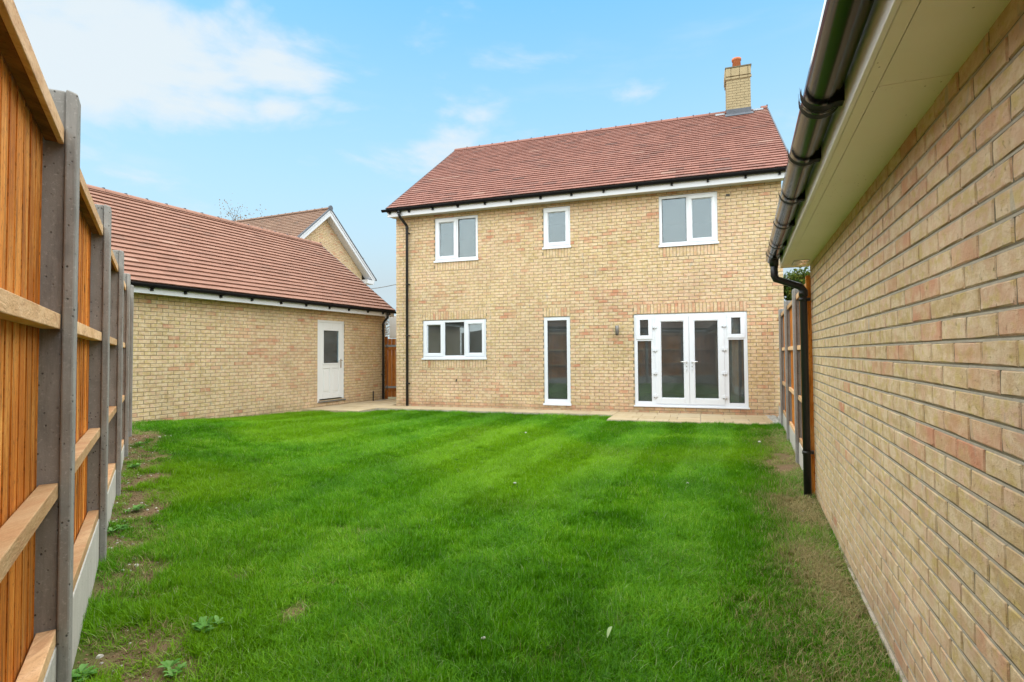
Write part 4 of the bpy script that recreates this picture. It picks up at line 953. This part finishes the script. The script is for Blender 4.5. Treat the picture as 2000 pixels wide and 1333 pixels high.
for sg in (-1, 1):
    def bp(s, z, o): return BF.w(sg*s, o, z)
    k = MB(); n = 0.30
    k.hexa([bp(0.0, AZ-n*1.12, -0.02), bp(ESP-0.05, EZ-n*0.75, -0.02), bp(ESP-0.05, EZ-n*0.75, 0.005), bp(0.0, AZ-n*1.12, 0.005), bp(0.0, AZ-0.05, -0.02), bp(ESP-0.05, EZ-0.05, -0.02), bp(ESP-0.05, EZ-0.05, 0.005), bp(0.0, AZ-0.05, 0.005)]); k.build('bargeboard', M['white'], bh)
    k = MB(); k.hexa([bp(0.0, AZ-0.12, 0.006), bp(ESP, EZ-0.12, 0.006), bp(ESP, EZ-0.12, 0.03), bp(0.0, AZ-0.12, 0.03), bp(0.0, AZ-0.03, 0.006), bp(ESP, EZ-0.03, 0.006), bp(ESP, EZ-0.03, 0.03), bp(0.0, AZ-0.03, 0.03)]); k.build('bargeboard_trim', M['white'], bh)
    k = MB(); k.hexa([bp(0.0, AZ-n*1.12, -0.35), bp(ESP-0.3, EZ-n*0.2, -0.35), bp(ESP-0.3, EZ-n*0.2, -0.021), bp(0.0, AZ-n*1.12, -0.021), bp(0.0, AZ-0.31, -0.35), bp(ESP-0.3, EZ-0.03, -0.35), bp(ESP-0.3, EZ-0.03, -0.021), bp(0.0, AZ-0.31, -0.021)]); k.build('verge_soffit', M['white'], bh)
    k = MB(); k.box(BF, sg*2.66 if sg > 0 else -ESP+0.06, ESP-0.06 if sg > 0 else -2.66, -0.34, 0.0, EZ-0.30, EZ-0.10); k.build('box_end', M['white'], bh)
    k = MB(); k.hexa([bp(0.0, AZ-0.04, -0.03), bp(ESP+0.1, EZ-0.10, -0.03), bp(ESP+0.1, EZ-0.10, 0.05), bp(0.0, AZ-0.04, 0.05), bp(0.0, AZ+0.03, -0.03), bp(ESP+0.1, EZ-0.04, -0.03), bp(ESP+0.1, EZ-0.04, 0.05), bp(0.0, AZ+0.03, 0.05)]); k.build('verge_trim', M['lead'], bh)
B2 = Frame(BF.w(0, 0, 0), -BF.o, -BF.d)                       # long side facing the camera: s runs back along the ridge
bs = Slope(B2, ESP+0.05, EZ-0.02, 0, AZ); bs2 = Slope(B2, -ESP-0.05, EZ-0.02, 0, AZ)
dk = MB()
for q in (bs, bs2): dk.hexa([q.w(0.03, 0, -0.05), q.w(6.1, 0, -0.05), q.w(6.1, q.T-0.02, -0.05), q.w(0.03, q.T-0.02, -0.05), q.w(0.03, 0, 0), q.w(6.1, 0, 0), q.w(6.1, q.T, 0), q.w(0.03, q.T, 0)])
broof = dk.build('roof', M['felt'], bh)
roof_tiles(bs, 0.03, 6.1, broof, M['tile_brown'], limit=0); roof_tiles(bs2, 0.03, 6.1, broof, M['tile_brown'], limit=0)
ridge_tiles(B2, 0.0, 6.1, 0.0, AZ+0.03, broof, M['tile_brown'])
k = MB(); c = BF.w(0, 0.04, AZ+0.02); k.tube([c-BF.o*0.05, c+BF.o*0.02], 0.12, 12); k.build('ridge_end', M['lead'], bh)
gutter(B2, 0.0, 6.0, ESP+0.10, EZ-0.05, 0.06, bh, [], M['black']); 

# long low building behind the left fence, seen only in the window reflections
NF = Frame(FF.w(0, -4.3, 0), fd, (0.83838, 0.54509))
nb = empty('outbuilding', NF.w(0, 0, 0), 'low brick outbuilding with a tiled roof behind the left fence, mirrored in the windows', 'building')
k = MB(); k.box(NF, -13, 8.6, -5.0, 0, -0.1, 2.5); k.build('wall', M['mortar'], nb)
k = MB(); k.box(NF, -13, 8.8, 0.28, 0.30, 2.46, 2.62); k.build('fascia', M['white'], nb)
ns = Slope(NF, 0.34, 2.62, -2.6, 4.9); dk = MB(); dk.hexa([ns.w(-13, 0, -0.05), ns.w(8.8, 0, -0.05), ns.w(8.8, ns.T, -0.05), ns.w(-13, ns.T, -0.05), ns.w(-13, 0, 0), ns.w(8.8, 0, 0), ns.w(8.8, ns.T, 0), ns.w(-13, ns.T, 0)])
nr = dk.build('roof', M['felt'], nb); roof_tiles(ns, -13, 8.8, nr, M['tile_brown'], limit=0, width=0.6)
gutter(NF, -13, 8.8, 0.36, 2.60, 0.056, nb, [], M['black'])

# ------------------------------------------------------------------ trees and bush
def tree(name, base, height, spread, label, leaves, seed, leaf_m, dens=1.0, group=None, cat='tree', lsize=0.16):
    rs = random.Random(seed); root = empty(name, base, label, cat, group); br = MB(); tips = []
    def grow(p, d, ln, r, dep):
        n = 3; pts = [p]
        for i in range(n):
            d = (d+Vector((rs.gauss(0, .12), rs.gauss(0, .12), rs.gauss(0.03, .08)))).normalized(); p = p+d*ln/n; pts.append(p)
        br.tube(pts, [r*(1-0.45*i/n) for i in range(n+1)], 5 if dep < 2 else 3, False)
        if dep > 1: tips.append((pts[-1], d)); tips.append((pts[-2], d))
        if dep >= 5: return
        for _ in range(rs.choice((2, 3, 3))):
            a = rs.uniform(0, 2*PI); t = rs.uniform(0.35, 0.8)*spread
            x = d.orthogonal().normalized(); y = d.cross(x)
            nd = (d+(x*math.cos(a)+y*math.sin(a))*t+Vector((0, 0, 0.15))).normalized()
            grow(pts[-1] if rs.random() < .6 else pts[-2], nd, ln*rs.uniform(0.62, 0.82), r*0.56, dep+1)
    grow(Vector(base), Vector((0, 0, 1)), height*0.30, height*0.022, 0)
    br.build('trunk', M['bark'], root, loc=base)
    lf = MB()
    for p, d in tips:
        for _ in range(int(leaves*dens*rs.uniform(0.3, 1.7))):
            c = p+Vector((rs.gauss(0, 1), rs.gauss(0, 1), rs.gauss(0, 1)))*height*0.035
            u = Vector((rs.gauss(0, 1), rs.gauss(0, 1), rs.gauss(0, 1))).normalized(); w = u.orthogonal().normalized(); q = lsize*rs.uniform(0.5, 1.1)
            lf.add([c-u*q*.5, c+w*q*.28, c+u*q*.5, c-w*q*.28], [(0, 1, 2, 3)], (min(1, max(0, rs.gauss(0.45, 0.25))), 0, 0))
    if lf.v: lf.build('crown', leaf_m, root, loc=base)
tree('bare_tree', (-19.6, 40, 0), 12.6, 0.7, 'bare grey tree behind the left garage ridge, wider crown', 9, 3, M['leaf_b'], group='bare trees beyond the roofs', lsize=0.13)
tree('bare_tree', (-22.2, 43, 0), 13.6, 0.7, 'sparse grey tree at the left end of the pair behind the garage ridge', 8, 9, M['leaf_b'], group='bare trees beyond the roofs', lsize=0.13)
tree('bare_tree', (-9.2, 40, 0), 5.9, 1.1, 'pale twiggy tree in the gap between garage roof and house', 14, 14, M['leaf_b'], group='bare trees beyond the roofs', lsize=0.13)
tree('hedge_tree', (10.7, 19.5, 0), 4.6, 1.0, 'green and yellow leafy tree behind the right fence, under the gutter', 34, 21, M['leaf_g'], lsize=0.17)
tree('hedge_tree', (11.9, 20.5, 0), 4.4, 1.1, 'dark green leafy tree farther right, seen through the gap below the soffit', 34, 25, M['leaf_g'], lsize=0.17)
k = MB(); p0, p1 = BF.w(2.66, -1.2, 4.62), HF.w(-0.02, -4.5, 4.55)
k.tube([p0.lerp(p1, t)-Vector((0, 0, 0.25*math.sin(PI*t))) for t in [i/12 for i in range(13)]], 0.016, 5); k.build('overhead_cable', M['cable'], label='thin grey overhead cable crossing the gap beside the house', cat='cable')

# ------------------------------------------------------------------ grass
bank_col = bpy.data.collections.new('grass_tufts')
def blade(mb, bx, by, ln, wd, lean, az, tone, seg=3):
    d = Vector((math.cos(az), math.sin(az), 0)); sd = Vector((-d.y, d.x, 0)); vs = []; fs = []
    for i in range(seg+1):
        t = i/seg; c = Vector((bx, by, 0))+d*(lean*ln*t*t)+Vector((0, 0, ln*(t-0.35*lean*t*t)))
        w = wd*(1-t**1.6)*0.5+0.0002; vs += [c-sd*w, c+sd*w]
    for i in range(seg): fs.append((2*i, 2*i+1, 2*i+3, 2*i+2))
    mb.add(vs, fs, tone)
NT = 7
for i in range(NT):
    mb = MB(); rs = random.Random(100+i)
    for _ in range(46):
        r = 0.062*math.sqrt(rs.random()); a = rs.uniform(0, 2*PI)
        blade(mb, r*math.cos(a), r*math.sin(a), rs.uniform(0.026, 0.066)*(1.35 if rs.random() < 0.08 else 1), rs.uniform(0.0024, 0.0046), rs.uniform(0.1, 1.1), rs.gauss(0.0, 1.5), (rs.random(), rs.random(), rs.random()))
    o = mb.build('grass_tuft', M['grass'], loc=(0, 0, 0)); COL.objects.unlink(o); bank_col.objects.link(o)
def inside_lawn(p):
    if (p.dot(FF.o)) < -0.27 and p.dot(Vector((fd[0], fd[1], 0))) < 9.3: return False
    r = p-RF.p
    if r.dot(RF.o) < 0.02 and r.dot(RF.d) < RE+0.1: return False
    r = p-PF.p
    if r.dot(PF.o) < -0.03: return False
    r = p-GF.p
    if r.dot(GF.o) < 0.03: return False
    r = p-HF.p; s, o = r.dot(HF.d), r.dot(HF.o)
    w = (vnoise(s*3, o*3, 1)-0.5)*0.06
    lim = 0.69 if s > 0.1 else (1.55 if s > -1.2 else 1.55+(-1.2-s)*0.95)
    if 0.0 < s <= 0.3: lim = 0.69+(0.3-s)*2.8
    if s > 5.81: lim = 1.60
    if s > 8.95: lim = 1.42
    return o > lim+w
pts = []; rot = []; scl = []; pick = []; ptn = []
def scatter(x0, x1, y0, y1, dens):
    n = int((x1-x0)*(y1-y0)*dens); X = rng.uniform(x0, x1, n); Y = rng.uniform(y0, y1, n)
    for x, y in zip(X, Y):
        if abs(x) > 1.05*y+0.6: continue
        p = Vector((x, y, 0))
        if not inside_lawn(p): continue
        b = bare(x, y); d = dryness(x, y)
        if random.random() < b*0.97: continue
        if random.random() < d*0.12: continue
        # mower stripes: the roller laid the blades one way, then the other
        st = math.sin(2*PI*((x*0.93-y*0.36)/1.12+0.35*math.sin(y*0.5)*0.3+0.12*(vnoise(x*1.2, y*1.2, 12)-.5)))
        az = math.atan2(0.93, 0.36) if st > 0 else math.atan2(-0.93, -0.36)
        amp = min(1, abs(st)*1.5)*sm((y-2.5)/4)*(0.25+1.0*vnoise(x*0.8+2, y*0.5, 17))*(0.6+0.8*vnoise(x*3, y*2, 18))
        lean = 0.12+0.40*amp
        gx, gy = math.cos(az)*lean, math.sin(az)*lean
        tilt_az = math.atan2(gy, gx)
        q = Matrix.Rotation(lean, 3, Vector((-math.sin(tilt_az), math.cos(tilt_az), 0))) @ Matrix.Rotation(random.uniform(0, 2*PI), 3, 'Z')
        e = q.to_euler()
        h = 0.70+0.60*vnoise(x*1.7, y*1.7, 15)+random.uniform(-0.2, 0.25)+(0.55 if random.random() < 0.07 else 0)
        h *= (1-0.45*d)*(1-0.4*b)*(0.8 if y > 6 else 0.95)
        pts.append((x, y, gz(x, y)-0.004)); rot.append((e.x, e.y, e.z)); scl.append((1.05, 1.05, h)); pick.append(random.randrange(NT))
        var = min(1, max(0, 0.40+0.55*(vnoise(x*0.8, y*0.8, 21)-.5)+0.75*(vnoise(x*3.1, y*2.6, 22)-.5)+0.4*(vnoise(x*8, y*7, 23)-.5)+random.gauss(0, .13)))
        ptn.append((min(1, d*0.95+b*0.35), var, sm((vnoise(x*0.55+5, y*0.55, 30)-0.45)*3)))
scatter(-3.2, 3.2, 1.2, 4.2, 620)
scatter(-5.5, 5.0, 4.2, 7.0, 420)
scatter(-7.3, 5.6, 7.0, 14.6, 270)
me = bpy.data.meshes.new('grass'); me.from_pydata(pts, [], [])
def attr(n, ty, key, a): x = me.attributes.new(n, ty, 'POINT'); x.data.foreach_set(key, np.array(a, dtype=np.float32 if key != 'value' or ty == 'FLOAT' else np.int32).ravel())
attr('rot', 'FLOAT_VECTOR', 'vector', rot); attr('scl', 'FLOAT_VECTOR', 'vector', scl); attr('pick', 'INT', 'value', pick); attr('ptone', 'FLOAT_VECTOR', 'vector', ptn)
gr = bpy.data.objects.new('grass', me); COL.objects.link(gr); tag(gr, kind='stuff')
ng = bpy.data.node_groups.new('grass_scatter', 'GeometryNodeTree')
ng.interface.new_socket('Geometry', in_out='INPUT', socket_type='NodeSocketGeometry'); ng.interface.new_socket('Geometry', in_out='OUTPUT', socket_type='NodeSocketGeometry')
gi = ng.nodes.new('NodeGroupInput'); go = ng.nodes.new('NodeGroupOutput'); ip = ng.nodes.new('GeometryNodeInstanceOnPoints'); ci = ng.nodes.new('GeometryNodeCollectionInfo')
ci.inputs['Collection'].default_value = bank_col; ci.inputs['Separate Children'].default_value = True; ci.inputs['Reset Children'].default_value = True
def na(n, ty): x = ng.nodes.new('GeometryNodeInputNamedAttribute'); x.data_type = ty; x.inputs['Name'].default_value = n; return x.outputs['Attribute']
ng.links.new(gi.outputs[0], ip.inputs['Points']); ng.links.new(ci.outputs[0], ip.inputs['Instance']); ip.inputs['Pick Instance'].default_value = True
ng.links.new(na('pick', 'INT'), ip.inputs['Instance Index']); ng.links.new(na('rot', 'FLOAT_VECTOR'), ip.inputs['Rotation']); ng.links.new(na('scl', 'FLOAT_VECTOR'), ip.inputs['Scale'])
ng.links.new(ip.outputs[0], go.inputs[0])
md = gr.modifiers.new('scatter', 'NODES'); md.node_group = ng

cr = MB(); st_ = MB(); random.seed(99)
n = 0
while n < 2600:
    if random.random() < 0.75:
        t = rnd(1.9, 9.2); per = 0.24-abs(random.gauss(0, 0.28))-0.0; q = FF.w(t, -0.285+0.02+abs(random.gauss(0, 0.26)), 0)
    else:
        q = RF.w(rnd(-1.0, RE), 0.02+abs(random.gauss(0, 0.16)), 0)
    n += 1; x, y = q.x, q.y
    if y < 1.9 or (bare(x, y) < 0.22 and random.random() < 0.8): continue
    z = gz(x, y); r = rnd(0.003, 0.009)*(1.7 if random.random() < 0.07 else 1)
    a = [rnd(0.7, 1.2)*r for _ in range(8)]
    sg = [(-1, -1), (1, -1), (1, 1), (-1, 1)]
    pale = random.random() < 0.10
    cr.hexa([(x+sg[i][0]*a[i], y+sg[i][1]*a[i], z-0.004) for i in range(4)]+[(x+sg[i][0]*a[i+4]*0.7, y+sg[i][1]*a[i+4]*0.7, z+r*rnd(0.5, 1.0)) for i in range(4)], tone3(), 1 if pale else 0)
cr.build('soil_crumbs', [M['crumb'], M['stone']], kind='stuff')

# ------------------------------------------------------------------ weeds, leaf and pebbles on the lawn
def weed(x, y, r, n, label, seed, tall=0.0):
    rs = random.Random(seed); mb = MB()
    for _ in range(5):
        cx, cy = x+rs.uniform(-r, r)*0.55, y+rs.uniform(-r, r)*0.55; z = gz(cx, cy); q = r*rs.uniform(0.4, 0.75)
        for i in range(n):
            a = 2*PI*i/n+rs.uniform(-.4, .4); ln = q*rs.uniform(0.5, 1.15); up = rs.uniform(0.4, 1.2)+tall
            d = Vector((math.cos(a), math.sin(a), 0)); s = Vector((-d.y, d.x, 0)); vs = []; m = 4
            for j in range(m+1):
                t = j/m; c = Vector((cx, cy, z+0.012))+d*ln*t+Vector((0, 0, ln*up*(t-0.5*t*t))); w = ln*0.24*math.sin(PI*min(1, 0.08+t*0.92))**0.8
                vs += [c-s*w+Vector((0, 0, w*.3)), c, c+s*w+Vector((0, 0, w*.3))]
            fs = []
            for j in range(m): fs += [(3*j, 3*j+1, 3*j+4, 3*j+3), (3*j+1, 3*j+2, 3*j+5, 3*j+4)]
            mb.add(vs, fs, (rs.random(), 0, 0), smooth=True)
    mb.build('weed', M['leaf_w'], label=label, cat='weed', group='weeds along the foot of the left fence')
weed(-1.80, 2.30, 0.075, 9, 'broad-leaved weed at the bottom edge beside the nearest gravel board', 1)
weed(-1.45, 2.36, 0.06, 8, 'low weed rosette on bare soil near the bottom left corner', 2)
weed(-1.50, 2.72, 0.09, 8, 'tall-leaved weed standing in grass above the bottom bare patch', 3, 0.9)
weed(-2.95, 4.15, 0.085, 9, 'pale weed clump beside the second concrete post', 4)
weed(-3.15, 4.62, 0.085, 10, 'weed clump on soil between the second and third posts', 5)
weed(-4.15, 6.05, 0.10, 10, 'spreading weed by the third fence post', 6)
weed(-4.75, 7.1, 0.10, 9, 'small weed near the far end of the left fence', 7)
def pebble(x, y, r, label, seed):
    rs = random.Random(seed); mb = MB(); n, m = 7, 4; z = gz(x, y)+0.035; vs = []
    for j in range(m+1):
        for i in range(n):
            a = 2*PI*i/n; b = -PI/2+PI*j/m; q = r*rs.uniform(0.8, 1.2); vs.append((x+q*math.cos(a)*math.cos(b)*1.2, y+q*math.sin(a)*math.cos(b), z+q*0.7*math.sin(b)))
    mb.add(vs, [(j*n+i, j*n+(i+1) % n, (j+1)*n+(i+1) % n, (j+1)*n+i) for j in range(m) for i in range(n)], smooth=True); mb.build('pebble', M['stone'], label=label, cat='stone', group='white stones lying on the lawn')
pebble(-0.15, 2.74, 0.010, 'white stone on the lawn nearest the camera, left of the pale leaf', 1)
pebble(0.02, 5.77, 0.015, 'white stone in the middle of the lawn', 2)
pebble(1.80, 5.72, 0.014, 'white stone on the right half of the lawn, in line with the French doors', 3)
pebble(3.64, 8.15, 0.022, 'pale stone on the lawn by the right fence', 4)
pebble(0.22, 9.26, 0.015, 'small pale stone far up the lawn below the tall window', 5)
k = MB(); z = gz(.47, 2.73)+0.055; d = Vector((0.42, 0.9, 0.15)).normalized(); s = Vector((0.9, -0.42, 0.2)).normalized(); c = Vector((0.45, 2.70, z)); vs = []
for j in range(6):
    t = j/5; p = c+d*(0.09*t)+Vector((0, 0, 0.015*math.sin(PI*t))); w = 0.010*math.sin(PI*(0.1+0.85*t)); vs += [p-s*w, p+Vector((0, 0, -.004)), p+s*w]
k.add(vs, [q for j in range(5) for q in ((3*j, 3*j+1, 3*j+4, 3*j+3), (3*j+1, 3*j+2, 3*j+5, 3*j+4))], smooth=True)
k.build('fallen_leaf', leaf_mat('pale_leaf', [(0, (0.30, 0.42, 0.20)), (1, (0.4, 0.5, 0.28))]), label='single pale green leaf lying on the grass near the camera', cat='leaf')
